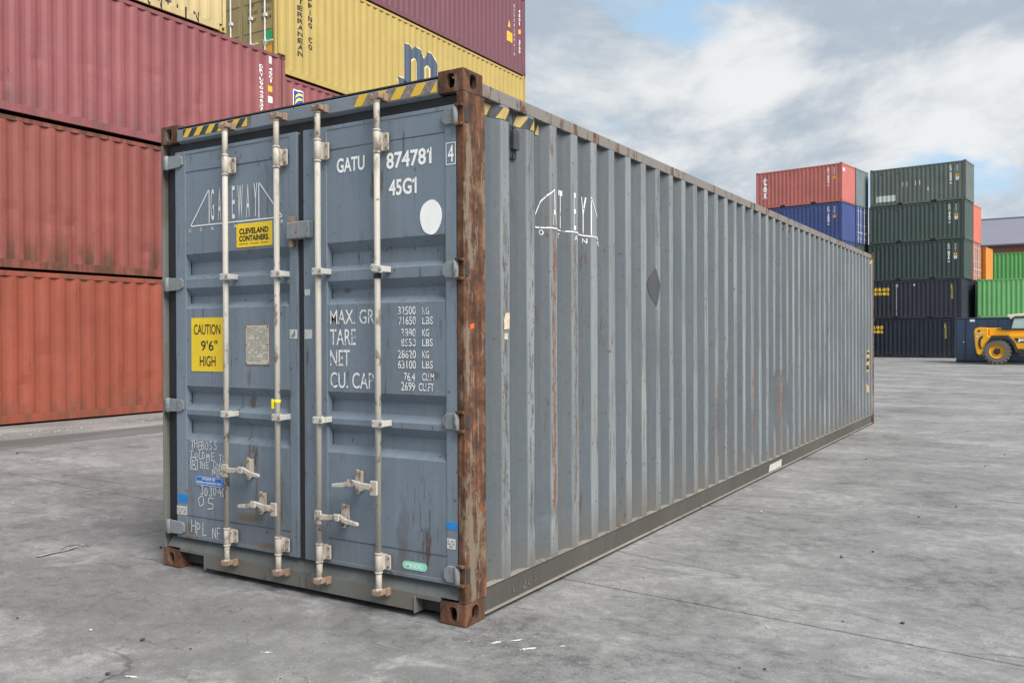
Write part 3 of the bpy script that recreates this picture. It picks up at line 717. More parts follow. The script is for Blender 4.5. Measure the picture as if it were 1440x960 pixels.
    b.prism(rrect(cx-.020, hz-.006, cx+.020, hz+.034, .006, 3), lambda a, c: (a, BY-.046, c), lambda a, c: (a, BY-.036, c))
    b.bevel(.0025, 1, 50); b.build('handle_catch', M['fitting'], o)
    for dz in (.066, -.034): MB().cyl((cx, -.040, hz+dz), (cx, -.028, hz+dz), .011, 10).build('bolt', M['cam'], o)
    return o
bars = [locking_bar(-1.757, .694, 1), locking_bar(-1.311, .497, -1), locking_bar(-.980, .489, 1), locking_bar(-.541, .690, -1)]  # bar positions read from image pixels, then scaled about the camera to bar depth
b = MB(); b.cyl((-1.311, BY, 1.118), (-1.311, BY, 1.140), .0195, 14); b.box(-1.346, -1.328, BY-.02, BY-.006, 1.085, 1.142); b.bevel(.003, 1, 50); b.build('seal_tag', M['seal'], bars[1])
b = MB(); b.cyl((-.541, BY, 1.825), (-.541, BY, 1.852), .021, 12); b.build('rubber_sleeve', M['gasket'], bars[3])

# ---- lettering and stickers on the doors
yl = YP-.0026
dfn = lambda y: (lambda u, v: Vector((u, y, v)))
each('number_lettering', [('t', 'GATU', -.884, 2.437, -.676, 2.520, .024), ('t', '874781', -.520, 2.421, -.212, 2.510, .024), ('t', '45G1', -.503, 2.274, -.312, 2.362, .024), ('p', [(-.343, 2.346), (-.322, 2.362), (-.322, 2.342), (-.343, 2.330)]), ('p', [(-.243, 2.494), (-.222, 2.510), (-.222, 2.490), (-.243, 2.478)])], dfn(yl), M['white'], dR)
decal('check_digit', [('t', '4', -.103, 2.415, -.067, 2.505, .01)]+[rect(-.116, 2.402, -.112, 2.517), rect(-.057, 2.402, -.053, 2.517), rect(-.112, 2.513, -.057, 2.517), rect(-.112, 2.402, -.057, 2.406)], dfn(YF-.0025), M['white'], dR)
wt = [('MAX. GR.', -.940, 1.580, -.598, 1.662), ('TARE', -.941, 1.462, -.747, 1.552), ('NET', -.942, 1.343, -.792, 1.434), ('CU. CAP.', -.942, 1.217, -.600, 1.308)]
each('weight_heading', [('t', s, a, b_, c, d, .004) for s, a, b_, c, d in wt], dfn(yl), M['stencil'], dR)
nm = [('32500', -.443, 1.626, -.322, 1.671), ('KG', -.278, 1.626, -.233, 1.665), ('71650', -.439, 1.572, -.322, 1.617), ('LBS', -.278, 1.573, -.208, 1.613), ('3880', -.422, 1.508, -.322, 1.551), ('KG', -.279, 1.509, -.233, 1.548), ('8550', -.423, 1.455, -.322, 1.497), ('LBS', -.279, 1.456, -.209, 1.496), ('28620', -.445, 1.391, -.322, 1.435), ('KG', -.279, 1.393, -.234, 1.432), ('63100', -.445, 1.335, -.322, 1.380), ('LBS', -.280, 1.338, -.209, 1.378), ('76.4', -.405, 1.269, -.328, 1.314), ('CU.M', -.280, 1.273, -.202, 1.314), ('2699', -.424, 1.216, -.328, 1.264), ('CU.FT', -.304, 1.217, -.203, 1.260)]
each('weight_figure', [('t', s, a, b_, c, d, .006) for s, a, b_, c, d in nm], dfn(yl), M['stencil'], dR)
disc = [(-.219+.071*math.cos(a)*(1+.03*math.sin(3*a)), 2.139+.092*math.sin(a)*(1+.02*math.cos(5*a))) for a in [2*math.pi*i/28 for i in range(28)]]
b = MB(); b.prism(disc, lambda u, v: (u, YP-.0032, v), lambda u, v: (u, YP-.0002, v)); o = b.build('blank_disc_sticker', plain('white_vinyl', (.84, .84, .83), .6, var=.06), dR)
b = MB(); b.prism(rrect(-.420, .254, -.256, .296, .020), lambda u, v: (u, YP-.0032, v), lambda u, v: (u, YP-.0002, v)); st = b.build('mint_sticker', M['mint'], dR)
decal('sticker_lettering', [('t', 'MINDO', -.395, .264, -.280, .287, .02)], dfn(YP-.0045), M['white'], dR)
# gateway style logo of the left door: tall thin letters under two slopes over a baseline
lg = [('t', 'G', -1.958, 2.247, -1.925, 2.447, 0), ('t', 'A', -1.890, 2.245, -1.860, 2.447, 0), ('t', 'T', -1.832, 2.245, -1.800, 2.447, 0), ('t', 'E', -1.760, 2.245, -1.734, 2.447, 0), ('t', 'W', -1.708, 2.245, -1.662, 2.447, 0), ('t', 'A', -1.632, 2.245, -1.602, 2.447, 0), ('t', 'Y', -1.566, 2.245, -1.534, 2.447, 0)]
lg += stroke([(-1.972, 2.235), (-1.972, 2.449), (-2.152, 2.224), (-1.320, 2.224), (-1.520, 2.449), (-1.520, 2.235)], .008)
for ch, xx in zip('CONTAINER', [-2.154, -2.050, -1.944, -1.838, -1.732, -1.628, -1.530, -1.426, -1.323]):
    lg.append(('t', ch, xx-(.011 if ch != 'I' else .003), 2.187, xx+(.011 if ch != 'I' else .003), 2.209, .01))
def dpanel(u, v): return Vector((u, YP-.0026 if u < -1.264 else YF-.002, v))
decal('logo_lettering', lg, dpanel, M['logo'], dL, cuts_u=(-1.2645, -1.2635))
def sticker(name, x0, x1, z0, z1, mat, parent, y=YP, r=.004, th=.0034):
    b = MB(); b.prism(rrect(x0, z0, x1, z1, r, 2), lambda u, v: (u, y-th, v), lambda u, v: (u, y-.0001, v)); return b.build(name, mat, parent)
sticker('company_sticker', -1.720, -1.409, 2.062, 2.208, M['yellow'], dL)
each('company_lettering', [('t', 'CLEVELAND', -1.693, 2.142, -1.437, 2.178, .035), ('t', 'CONTAINERS.', -1.694, 2.098, -1.432, 2.134, .035)], dfn(YP-.005), M['black'], dL)
decal('small_print', [rect(-1.692+.0135*i, 2.080, -1.683+.0135*i, 2.0845) for i in range(19) if i % 7 != 6], dfn(YP-.005), M['black'], dL)
sticker('caution_sign', -2.150, -1.846, 1.292, 1.634, M['yellow'], dL)
each('caution_lettering', [('t', 'CAUTION', -2.124, 1.527, -1.872, 1.592, .006), ('t', "9'6\"", -2.056, 1.424, -1.900, 1.490, .006), ('t', 'HIGH', -2.068, 1.325, -1.918, 1.391, .006)], dfn(YP-.005), M['black'], dL)
b = MB(); b.prism(rrect(-1.648, 1.335, -1.432, 1.588, .004, 2), lambda u, v: (u, YP-.002, v), lambda u, v: (u, YP-.0001, v)); b.build('plate_backing', M['cam'], dL)
b = MB(); b.prism(rrect(-1.640, 1.343, -1.440, 1.580, .003, 2), lambda u, v: (u, YP-.0045, v), lambda u, v: (u, YP-.0022, v)); pl_ = b.build('approval_plate', M['plate'], dL)
rl = []
for i in range(17):
    z = 1.565-i*.0125; x = -1.632
    while x < -1.452:
        w = random.uniform(.008, .03)
        if random.random() < .8: rl.append(rect(x, z, min(x+w, -1.448), z+.0045))
        x += w+.005
decal('plate_lettering', rl, dfn(YP-.0058), M['platetext'], dL)
for xx in (-1.633, -1.447):
    for zz in (1.350, 1.462, 1.573): MB().cyl((xx, YP-.008, zz), (xx, YP-.003, zz), .005, 8).build('rivet', M['cam'], dL)
sticker('repair_sticker', -2.118, -1.854, .560, .622, M['bluetag'], dL, r=.024)
decal('sticker_lettering', [('t', 'FOR REPAIR USE', -2.050, .598, -1.930, .612, .02), ('t', 'CORTEN or EQUIVALENT ONLY', -2.108, .572, -1.870, .590, .02)]+stroke(rrect(-2.113, .565, -1.859, .617, .021), .0025), dfn(YP-.005), M['white'], dL)
for x0, x1, z0, z1, mt, n, d_, yy in ((-2.290, -2.200, .434, .490, 'bluetape', 'tape_patch', dL, YF), (-2.302, -2.204, .356, .410, 'paper', 'paper_label', dL, YF), (-.122, -.054, .500, .537, 'bluetape', 'tape_patch', dR, YF), (-.120, -.066, .398, .452, 'paper', 'paper_label', dR, YF),
    (-1.262, -1.201, 1.499, 1.553, 'paper', 'tape_patch', dL, YF), (-1.140, -1.082, 1.497, 1.552, 'paper', 'tape_patch', dR, YF), (-1.138, -1.096, 1.750, 1.786, 'paper', 'paper_label', dR, YF)):
    sticker(n, x0, x1, z0, z1, M[mt], d_, yy, .003, .0016)
decal('label_print', [rect(-2.296+.011*i, .366+.013*j, -2.289+.011*i, .371+.013*j) for i in range(8) for j in range(3) if (i*3+j) % 4]+[rect(-.115+.011*i, .408+.014*j, -.108+.011*i, .413+.014*j) for i in range(4) for j in range(3) if (i+j) % 3], dfn(YF-.003), M['black'], main)
decal('tape_tear', [('p', [(-1.250, 1.515), (-1.232, 1.53), (-1.222, 1.548), (-1.218, 1.548), (-1.214, 1.52), (-1.236, 1.505)])], dfn(YF-.003), M['hinge'], dL)
# hand-written chalk
GLY = {'T': [[(0, 1), (1, 1)], [(.5, 1), (.45, 0)]], 'H': [[(0, 1), (0, 0)], [(1, .95), (.95, 0)], [(0, .5), (1, .55)]], 'E': [[(.9, 1), (0, .95), (.05, .5), (.8, .55)], [(.05, .5), (0, 0), (.9, .05)]], 'B': [[(0, 0), (.05, 1), (.7, .9), (.65, .6), (.05, .5), (.85, .4), (.8, .1), (0, 0)]],
       'O': [[(.5, 1), (.1, .8), (0, .4), (.4, 0), (.9, .3), (.9, .8), (.5, 1)]], 'S': [[(.9, .95), (.3, 1), (.1, .7), (.8, .4), (.7, .05), (0, .05)]], 'L': [[(.1, 1), (0, 0), (.9, .05)]], 'D': [[(0, 0), (.05, 1), (.8, .7), (.8, .25), (0, 0)]], 'M': [[(0, 0), (.1, 1), (.5, .4), (.85, 1), (1, 0)]],
       'C': [[(.9, .9), (.3, 1), (0, .5), (.3, 0), (.9, .1)]], 'N': [[(0, 0), (.05, 1), (.9, 0), (.95, 1)]], 'R': [[(0, 0), (.05, 1), (.8, .85), (.7, .5), (.05, .45), (.9, 0)]], '3': [[(.1, .95), (.8, .95), (.4, .55), (.8, .3), (.5, 0), (0, .1)]], '0': [[(.5, 1), (.05, .6), (.3, 0), (.9, .3), (.8, .9), (.5, 1)]],
       '4': [[(.6, 1), (0, .4), (1, .42)], [(.75, .7), (.7, 0)]], '5': [[(.9, 1), (.2, 1), (.1, .55), (.8, .5), (.8, .1), (0, 0)]], 'P': [[(0, 0), (.05, 1), (.8, .85), (.7, .5), (.05, .45)]], 'F': [[(0, 0), (.05, 1), (.9, 1)], [(.05, .5), (.7, .52)]], '1': [[(.4, 0), (.5, 1)]], '2': [[(.1, .8), (.5, 1), (.8, .7), (0, 0), (.9, .05)]], ' ': []}
def chalk(s, x0, x1, z0, z1, w=.0050):
    n = len(s); cw = (x1-x0)/n; out = []
    for i, ch in enumerate(s):
        jx, jz = random.uniform(-.006, .006), random.uniform(-.008, .008)
        for st_ in GLY[ch]: out += stroke([(x0+cw*i+jx+u*cw*.72, z0+jz+v*(z1-z0)) for u, v in st_], w)
    return out
ck = [chalk('THEBOSS', -2.166, -1.905, .792, .846), chalk('TOLDME TO', -2.166, -1.816, .722, .772), chalk('B', -2.155, -2.095, .665, .725)+stroke([(-2.165, .655), (-2.165, .735), (-2.10, .738), (-2.098, .66), (-2.165, .655)], .005), chalk('THE CONT', -2.080, -1.820, .672, .715), chalk('NER', -1.955, -1.845, .632, .672), chalk('303040', -2.070, -1.820, .500, .558), chalk('05', -2.092, -1.915, .418, .490), chalk('HPL', -2.160, -2.000, .245, .325), chalk('NF', -1.955, -1.865, .240, .310)]
for q in ck: decal('chalk_writing', q, dfn(yl), M['chalk'], dL)
# hazard stripes on the header
def hazard(name, x0, x1, z0, z1, fn, parent, back, step=.112, lean=.045, cu=(), cv=(), front=None):
    decal(name, [rect(x0, z0, x1, z1)], lambda u, v: fn(u, v, .0010), back, parent, cu, cv)
    it = []; x = x0-lean*.2
    while x < x1:
        a, c = x, x+step*.5
        q = [(max(x0, min(x1, t)), zz) for t, zz in ((a, z0), (c, z0), (c+lean, z1), (a+lean, z1))]
        if q[1][0]-q[0][0] > .005: it.append(('p', q))
        x += step
    decal(name, it, lambda u, v: fn(u, v, .0022), front or M['tapeyel'], parent, cu, cv)
hf = lambda u, v, o: Vector((u, .001-o, v))
hazard('hazard_tape', -2.214, -1.610, 2.800, 2.853, hf, header, M['tapeblk'])
hazard('hazard_tape', -.745, -.170, 2.790, 2.853, hf, header, M['tapegrey'], step=.135)
# ---- marks on the long side, draped over the ribs
CU = [p[0] for p in LS]
sfn = lambda off: (lambda u, v: side_pt(u, v, off))
sdecal = lambda name, items, mat, off=.0030: decal(name, items, sfn(off), mat, side, CU, ZS)
sl = [('t', 'A', .948, 2.182, .985, 2.405, 0), ('t', 'T', 1.075, 2.178, 1.125, 2.415, .004), ('t', 'E', 1.215, 2.178, 1.245, 2.415, 0), ('t', 'A', 1.296, 2.177, 1.330, 2.405, .0), ('t', 'Y', 1.390, 2.177, 1.440, 2.415, .006)]
sl += stroke([(.965, 2.398), (.905, 2.360), (.85, 2.310), (.80, 2.245), (.755, 2.190), (.735, 2.158), (.80, 2.155), (.92, 2.163), (1.1, 2.166), (1.3, 2.167), (1.63, 2.160), (1.56, 2.290), (1.475, 2.418), (1.475, 2.175)], .009)
for ch, xx in zip('OTANR', (.856, 1.069, 1.248, 1.424, 1.634)): sl.append(('t', ch, xx-.022, 2.114, xx+.022, 2.147, .01))
sdecal('logo_lettering', sl, M['emblem_w'])
for a, c in ((.206, .452), (.545, .728), (.790, .836)): hazard('hazard_tape', a, c, 2.706, 2.772, lambda u, v, o: side_pt(u, v, o+.0015), side, M['tapeblk'], .14, .05, CU, ZS, M['tapeold'])
for a, c in ((6.30, 6.42), (6.58, 6.70), (Lc-.42, Lc-.30), (Lc-.25, Lc-.12)): hazard('hazard_tape', a, c, 2.70, 2.765, lambda u, v, o: side_pt(u, v, o+.0015), side, M['tapegrey'] if a > 9 else M['tapeblk'], .14, .05, CU, ZS, M['tapeold'])
sdecal('placard_remnant', [('p', [(2.47, 1.90), (2.53, 1.97), (2.575, 2.03), (2.62, 1.95), (2.658, 1.90), (2.62, 1.80), (2.585, 1.73), (2.53, 1.81)])], M['diamond'])
sdecal('paper_label', [('p', [(.385, 1.545), (.440, 1.550), (.443, 1.640), (.400, 1.636), (.383, 1.60)]), rect(.388, 1.490, .425, 1.525)], plain('stained_label', (.50, .42, .30), .8, var=.3, scale=30))
sdecal('height_label', [rect(11.54, .90, 11.76, 1.26)], M['tapeold']); sdecal('height_lettering', [('t', '6', 11.56, 1.18, 11.74, 1.265, .02), ('t', '9', 11.56, 1.05, 11.74, 1.13, .02), ('t', '4', 11.56, .93, 11.74, 1.01, .02)], M['black'], .0045)
sdecal('warning_triangle', [('p', [(11.52, .56), (11.80, .56), (11.66, .72)])], M['tapeold'])
decal('white_patch', [('p', [(5.71, .040), (6.22, .040), (6.25, .118), (5.75, .112)])], lambda u, v: Vector((-.0085, u, v)), plain('white_patch_paint', (.42, .405, .38), .7, var=.25), main)
decal('chalk_writing', chalk('1C 203', .42, .76, .068, .118, .006), lambda u, v: Vector((-.0080, u, v)), M['chalkrust'], main)
decal('chalk_writing', chalk('0', .07, .12, .80, .90)+chalk('HN', .05, .14, .62, .70)+chalk('3', .07, .12, .36, .48), lambda u, v: Vector((.0008, u, v)), M['chalkrust'], main)
decal('paint_dab', [('p', [(.050, 1.545), (.085, 1.550), (.090, 1.578), (.052, 1.570)])], lambda u, v: Vector((.0012, u, v)), M['orange'], main)
# black tracker bracket in the second rib
b = MB(); b.box(-.034, -.022, .470, .560, 2.512, 2.706); b.box(-.024, .004, .492, .552, 2.560, 2.672); b.bevel(.005, 2)
lbk = b.build('lashing_bracket', M['tapeblk'], main)
for zz in (2.530, 2.690): MB().cyl((-.023, .515, zz), (-.014, .515, zz), .010, 8).build('bolt', M['inner'], lbk)

# ================================================================== BACKGROUND CONTAINERS
_cm = {}
def cached(key, fn):
    if key not in _cm: _cm[key] = fn()
    return _cm[key]
def bg_side(L, H, pitch, rows, seed, dents):
    LSb = corr_breaks(.10, L-.10, .38, pitch, d=.030, soft=.014)
    zs = [.16+(H-.11-.16)*i/rows for i in range(rows+1)]
    return LSb, zs
def container(label, mat, L=6.058, H=2.591, loc=(0, 0, 0), rz=0, group=None, pitch=.278, doors=None, castm=None, rows=1, dents=(), vents=False, pockets=False, doormat=None, wav=0.0, name='shipping_container', cat='shipping container', seed=0.0, postm=None, flat_end=False):
    W = 2.438
    root = empty(name, label, cat, loc, rz, group)
    cm_ = castm or mat; pm = postm or mat
    castings(root, W, L, H, cm_)
    for sx, x in ((1, 0), (-1, -W)):
        for sy, y in ((1, 0), (-1, L)):
            me = cached(('post', H), lambda: MB().box(-.06, -.004, .004, .09, -(H-.118*2)/2, (H-.118*2)/2).bevel(.004, 1).mesh('corner_post'))
            put('corner_post', me, root, pm, (x, y, H/2), (sx, sy, 1))
    LSb, zs = bg_side(L, H, pitch, rows, seed, dents)
    def spt(y, z, off=0.0):
        e = max(0, min(1, (z-.16)/.12, (H-.11-z)/.12))
        return Vector((-.006+interp(LSb, y)+(waviness(y, z, wav*e, [(a, b_, c, d_, p*e) for a, b_, c, d_, p in dents], seed) if wav else 0)+off, y, z))
    def mk():
        bm = sheet(LSb, zs, lambda y, d, z: spt(y, z)); me = bpy.data.meshes.new('side_panel'); bm.to_mesh(me); bm.free(); me.materials.append(PLACE); return me
    sm = mk() if wav else cached(('side', L, H, pitch, rows), mk)
    side_o = put('side_panel', sm, root, mat)
    sm2 = cached(('side', L, H, pitch, 1), lambda: (lambda bm: (lambda me: (bm.to_mesh(me), bm.free(), me.materials.append(PLACE), me)[-1])(bpy.data.meshes.new('side_panel')))(sheet(LSb, [.16, H-.11], lambda y, d, z: Vector((-.006+d, y, z)))))
    put('side_panel', sm2, root, mat, (-W, 0, 0), (-1, 1, 1))
    for s_ in (1, -1):
        x = 0 if s_ == 1 else -W
        me = cached(('trail', L), lambda: MB().box(-.06, -.003, .1785, L-.1785, -.12, -.045).bevel(.004, 1).mesh('top_rail'))
        put('top_rail', me, root, mat, (x, 0, H), (s_, 1, 1))
        def rail():
            b = MB(); segs = [(.1785, L-.1785)]
            if pockets: segs = [(.1785, L*.32-.18), (L*.32+.18, L*.675-.18), (L*.675+.18, L-.1785)]
            for a, c in segs: b.box(-.05, -.003, a, c, .02, .158)
            b.bevel(.004, 1); return b.mesh('bottom_rail')
        put('bottom_rail', cached(('brail', L, pockets), rail), root, mat, (x, 0, 0), (s_, 1, 1))
        if pockets:
            for fr in (.32, .675): put('fork_pocket', cached('pocket', lambda: MB().box(-.09, -.052, -.185, .185, .015, .16).mesh('fork_pocket')), root, M['inner'], (x, L*fr, 0), (s_, 1, 1))
        if vents and s_ == 1:
            for fr in (.127, .315, .69, .89): put('vent', cached('vent', lambda: MB().box(-.03, .012, -.055, .055, -.06, .06).bevel(.01, 1).mesh('vent')), root, mat, (x, L*fr, H-.28))
    # floor + roof + ends
    put('roof_panel', cached(('roof', L), lambda: MB().box(-W+.058, -.058, .10, L-.10, -.05, -.03).mesh('roof_panel')), root, mat, (0, 0, H))
    put('floor', cached(('floor', L), lambda: MB().box(-W+.095, -.095, .10, L-.10, .10, .14).mesh('floor')), root, M['inner'])
    for y, sy in ((0, 1), (L, -1)):
        put('end_header', cached('eh', lambda: MB().box(-W+.163, -.163, .004, .09, -.11, -.02).bevel(.004, 1).mesh('end_header')), root, mat, (0, y, H), (1, sy, 1))
        put('end_sill', cached('es', lambda: MB().box(-W+.163, -.163, .004, .09, .02, .15).bevel(.004, 1).mesh('end_sill')), root, mat, (0, y, 0), (1, sy, 1))
        if doors and sy == 1:
            dm = doormat or mat
            for k in (0, 1):
                def door():
                    b = MB(); x0, x1 = (-W+.07, -W/2-.012) if k == 0 else (-W/2+.012, -.07)
                    b.box(x0, x1, .030, .060, .155, H-.112)
                    for zz in ((.12, .30), (.36, .56), (.62, .88)):
                        b.box(x0+.07, x1-.07, .018, .032, H*zz[0]+.05, H*zz[1])
                    b.bevel(.008, 1); return b.mesh('door')
                dd = put('door', cached(('door', H, k), door), root, dm)
                for xx in ((-W+.33, -W+.85) if k == 0 else (-.85, -.33)):
                    br = put('locking_bar', cached(('bar', H), lambda: MB().cyl((0, -.018, .10), (0, -.018, H-.06), .02, 8).mesh('locking_bar')), root, doors, (xx, 0, 0))
                    hd = put('handle', cached('hdl', lambda: MB().box(0, .30, -.05, -.03, .75, .79).box(-.03, .03, -.04, .012, .70, .84).bevel(.004, 1).mesh('handle')), br, doors)
                    for q, zz in enumerate((.35, H*.5, H-.35)): put('bar_bracket', cached('bb', lambda: MB().box(-.035, .06, -.042, .02, -.04, .04).bevel(.004, 1).mesh('bar_bracket')), br, doors, (0, 0, zz))
        else:
            if flat_end: put('end_panel', cached(('endf', H), lambda: MB().box(-W+.06, -.06, .012, .03, .15, H-.11).mesh('end_panel')), root, mat, (0, y, 0), (1, sy, 1))
            else:
                def endp():
                    LE_ = corr_breaks(-W+.055, -.055, -.25, .26, soft=.01); bm = sheet(LE_, [.15, H-.108], lambda x, d, z: Vector((x, .010-d, z)))
                    me = bpy.data.meshes.new('end_panel'); bm.to_mesh(me); bm.free(); me.materials.append(PLACE); return me
                put('end_panel', cached(('end', H), endp), root, mat, (0, y, 0), (1, sy, 1))
    cu = [p[0] for p in LSb]; cz = zs if wav else ()
    def write(nm, items, mt, off=.004, lab=None): return decal(nm, items, lambda u, v: spt(u, v, off), mt, root, cu, cz, lab)
    return root, write

def codes(write, L, H, main_s, top=.90, xa=None, yel=True, tailm=None):
    """the vertical white number and type columns near the right end of a side"""
    xa = L-1.0 if xa is None else xa
    write('number_lettering', column_text(main_s, xa, xa+.15, H*.42, H*top, .03), M['white'])
    write('type_lettering', column_text('22G1', xa+.42, xa+.54, H*.68, H*top, .03), M['white'])
    if yel: write('amber_tag', [rect(xa+.38, H*.60, xa+.58, H*.665)], M['tagyel'])
    if tailm: write('white_tag', [('p', [(xa+.38, H*.54), (xa+.42, H*.50), (xa+.54, H*.50), (xa+.58, H*.54), (xa+.58, H*.59), (xa+.38, H*.59)])], M['white'])

# --- the tall red row at the left (long sides face +x)
XR, YR1, ZB = -12.08, 10.37, .075
gr = 'red containers stacked at the left of the yard'
dn = lambda n, s: [(random.Random(s*31+i).uniform(.5, 11.7), random.Random(s*57+i).uniform(.25, 1.3), random.Random(s+i).uniform(.08, .25), random.Random(s*3+i).uniform(.08, .3), random.Random(s*7+i).uniform(.01, .03)) for i in range(n)]
c1, w1 = container('orange red container on the ground at the bottom of the left stack', M['orangered'], Lc, 2.591, (XR, YR1-.35-Lc, ZB), 0, gr, rows=14, wav=.004, dents=dn(16, 3), seed=1)
w1('pink_label', [rect(5.00+1.0, .47, 5.22+1.0, .55)], plain('pink_label', (.8, .3, .3), .6))
c2, w2 = container('dull red container in the middle of the left stack with rust along its foot', M['brickred'], Lc, 2.591, (XR-.05, YR1-.2-Lc, ZB+2.591), 0, gr, rows=14, wav=.004, dents=dn(14, 5), seed=2)
c3, w3 = container('maroon container on top of the left red stack with white lettering at its right end', M['maroon'], Lc, 2.591, (XR, YR1-Lc, ZB+5.182), 0, gr, rows=14, wav=.004, dents=dn(18, 8), seed=3, castm=M['casting'], postm=paint('maroon_post', (.20, .085, .075), rust=.9, scuff=.5))
y_ = lambda wy: wy-(YR1-Lc)
w3('number_lettering', column_text('DRYU9043637', y_(9.61), y_(9.73), 1.18, 2.20, .02), M['white'])
w3('type_lettering', column_text('45G1', y_(9.88), y_(9.99), 1.86, 2.20, .02), M['white'])
w3('amber_tag', [rect(y_(9.86), 1.66, y_(9.99), 1.79)], M['tagyel']); w3('white_tag', [rect(y_(9.86), 1.42, y_(9.99), 1.56)], M['white'])
w3('grey_tag', [rect(y_(9.88), 2.28, y_(9.97), 2.44)], M['paper'])
c4, w4 = container('cream yellow container standing on the maroon one at the top left corner', M['cream'], Lc, 2.591, (XR, 8.72-Lc, ZB+7.773), 0, None, castm=M['ochre'], wav=.003, rows=6, seed=4)
for i, ch in enumerate('CONTAIN'):
    a = 6.62+.215*i-(8.72-Lc); w4('cream_letter', [('t', ch, a, .02, a+(.12 if ch != 'I' else .04), .30-.012*i, .03)], M['black'])
w4('small_figure', [('t', '15', 7.75-(8.72-Lc), .42, 7.86-(8.72-Lc), .56, .0)], M['black'])
# --- second row behind: three at the base, then yellow, then purple
YB0 = 11.72; XB = -13.86
g2 = 'maroon containers under the yellow one'
for i, (h, z) in enumerate(((2.591, ZB-.03), (2.591, ZB+2.561))):
    container(('maroon container on the ground at the very bottom beneath the yellow one', 'maroon container second from the ground beneath the yellow one')[i], M['maroon'], Lc, h, (XB, YB0, z), 0, g2)
c5, w5 = container('maroon container under the yellow one with a small blue and yellow flag sticker', M['maroon'], Lc, 2.896, (XB, YB0, ZB+5.152), 0, None)
w5('flag_sticker', [rect(.62, 2.16, .98, 2.60)], M['flag'])
fl = [('p', [(.68, 2.20), (.74, 2.36), (.82, 2.42), (.92, 2.41), (.94, 2.37), (.84, 2.36), (.78, 2.32)]), ('p', [(.68, 2.36), (.76, 2.50), (.84, 2.54), (.94, 2.52), (.94, 2.47), (.85, 2.49), (.78, 2.45)])]
w5('flag_emblem', fl, M['flagyel'], .007); w5('flag_border', stroke([(.62, 2.16), (.98, 2.16), (.98, 2.60), (.62, 2.60), (.62, 2.16)], .03), M['white'], .006)
w5('number_tag', [('p', [(.16, 2.62), (.30, 2.64), (.32, 2.68), (.22, 2.67)])], M['white'])
c6, w6 = container('mustard yellow container with dark blue lettering above the maroon ones', M['ochre'], Lc, 2.896, (XB, YB0, ZB+8.055), 0, None, doors=M['silver'], doormat=M['ochredoor'], castm=M['ochre'])
zz0 = ZB+8.055
w6('line_lettering', column_text('MEDITERRANEAN', .80, .98, .57, 2.75, .03), M['black'])
w6('line_lettering', column_text('SHIPPING', 1.16, 1.33, .83+.576, 2.75, .03), M['black']); w6('line_lettering', column_text('CO', 1.16, 1.33, .83, 1.205, .03), M['black'])
# big letters of the line's emblem: a bold m above an s
def emb(u, v): return (5.12+u*1.65, .44+v*1.72)
mm = [[(.0, 1.0), (.20, 1.0), (.20, .25), (.0, .25)], [(.20, .92), (.34, 1.03), (.50, .99), (.60, .86), (.60, .25), (.38, .25), (.38, .76), (.30, .82), (.20, .74)], [(.60, .88), (.72, 1.03), (.88, 1.0), (1.0, .86), (1.0, .12), (.78, .14), (.78, .74), (.70, .80), (.60, .72)], [(-.20, .34), (-.10, .22), (.10, .22), (.22, .10), (.40, .06), (1.0, .10), (1.0, .26), (.42, .24), (.26, .28), (.0, .36), (-.12, .38)]]
ss = [[(.05, .02), (.20, .06), (.32, -.02), (.34, -.14), (.22, -.22), (.34, -.40), (.90, -.40), (1.0, -.25), (1.0, .02), (.82, .02), (.80, -.20), (.44, -.20), (.48, -.06), (.38, .09), (.16, .14), (.03, .06), (.02, -.3), (.05, -.3)]]
w6('emblem_outline', [('p', [(x-.0+dx, z+dz) for x, z in [emb(*p) for p in pl]]) for pl in mm+ss for dx, dz in ((.035, .02), (.045, -.025), (-.025, -.03))], plain('pale_outline', (.74, .66, .40), .5), .004)
w6('emblem', [('p', [emb(*p) for p in pl]) for pl in mm+ss], M['logoblue'], .008)
# labels on the yellow doors
dfb = lambda u, v: Vector((u, .0125, v))
decal('green_label', [rect(-.36, .80, -.10, 1.06)], lambda u, v: Vector((u, .013, v)), M['greenlabel'], c6)
decal('amber_label', [rect(-.34, .46, -.10, .70)], lambda u, v: Vector((u, .013, v)), M['tagyel'], c6)
each('door_lettering', [('t', s, a, z, a+w, z+.10, .01) for s, a, z, w in (('MAX GROSS', -.98, 1.95, .42), ('32.500 KG', -.50, 1.95, .36), ('TARE', -.98, 1.75, .24), ('3.900 KG', -.50, 1.75, .36), ('PAYLOAD', -.98, 1.55, .36), ('28.600 KG', -.50, 1.55, .36), ('CU.CAP', -.98, 1.35, .30), ('76.4 CU.M', -.50, 1.35, .36))], lambda u, v: Vector((u, .0125, v)), plain('brown_print', (.10, .07, .03), .6), c6)
c7, w7 = container('dusky purple container at the very top above the mustard yellow one', M['purple'], Lc, 2.896, (XB, YB0, ZB+8.055+2.896), 0, None, pitch=.262)
w7('number_lettering', column_text('MEDU8234610', Lc-.80, Lc-.72, .55, 2.45, .02), M['white']); w7('type_lettering', column_text('45G1', Lc-.42, Lc-.36, 1.75, 2.35, .02), M['white']); w7('weight_lettering', column_text('3700', Lc-.42, Lc-.36, .75, 1.25, .01), M['white'])
w7('amber_tag', [rect(Lc-1.24, 1.00, Lc-.90, 1.34)], M['tagyel']); w7('warning_triangle', [('p', [(Lc-1.18, 1.50), (Lc-.98, 1.50), (Lc-1.13, 1.76)])], M['tagyel']); w7('amber_tag', [rect(Lc-.44, 1.46, Lc-.34, 1.62)], M['tagyel'])

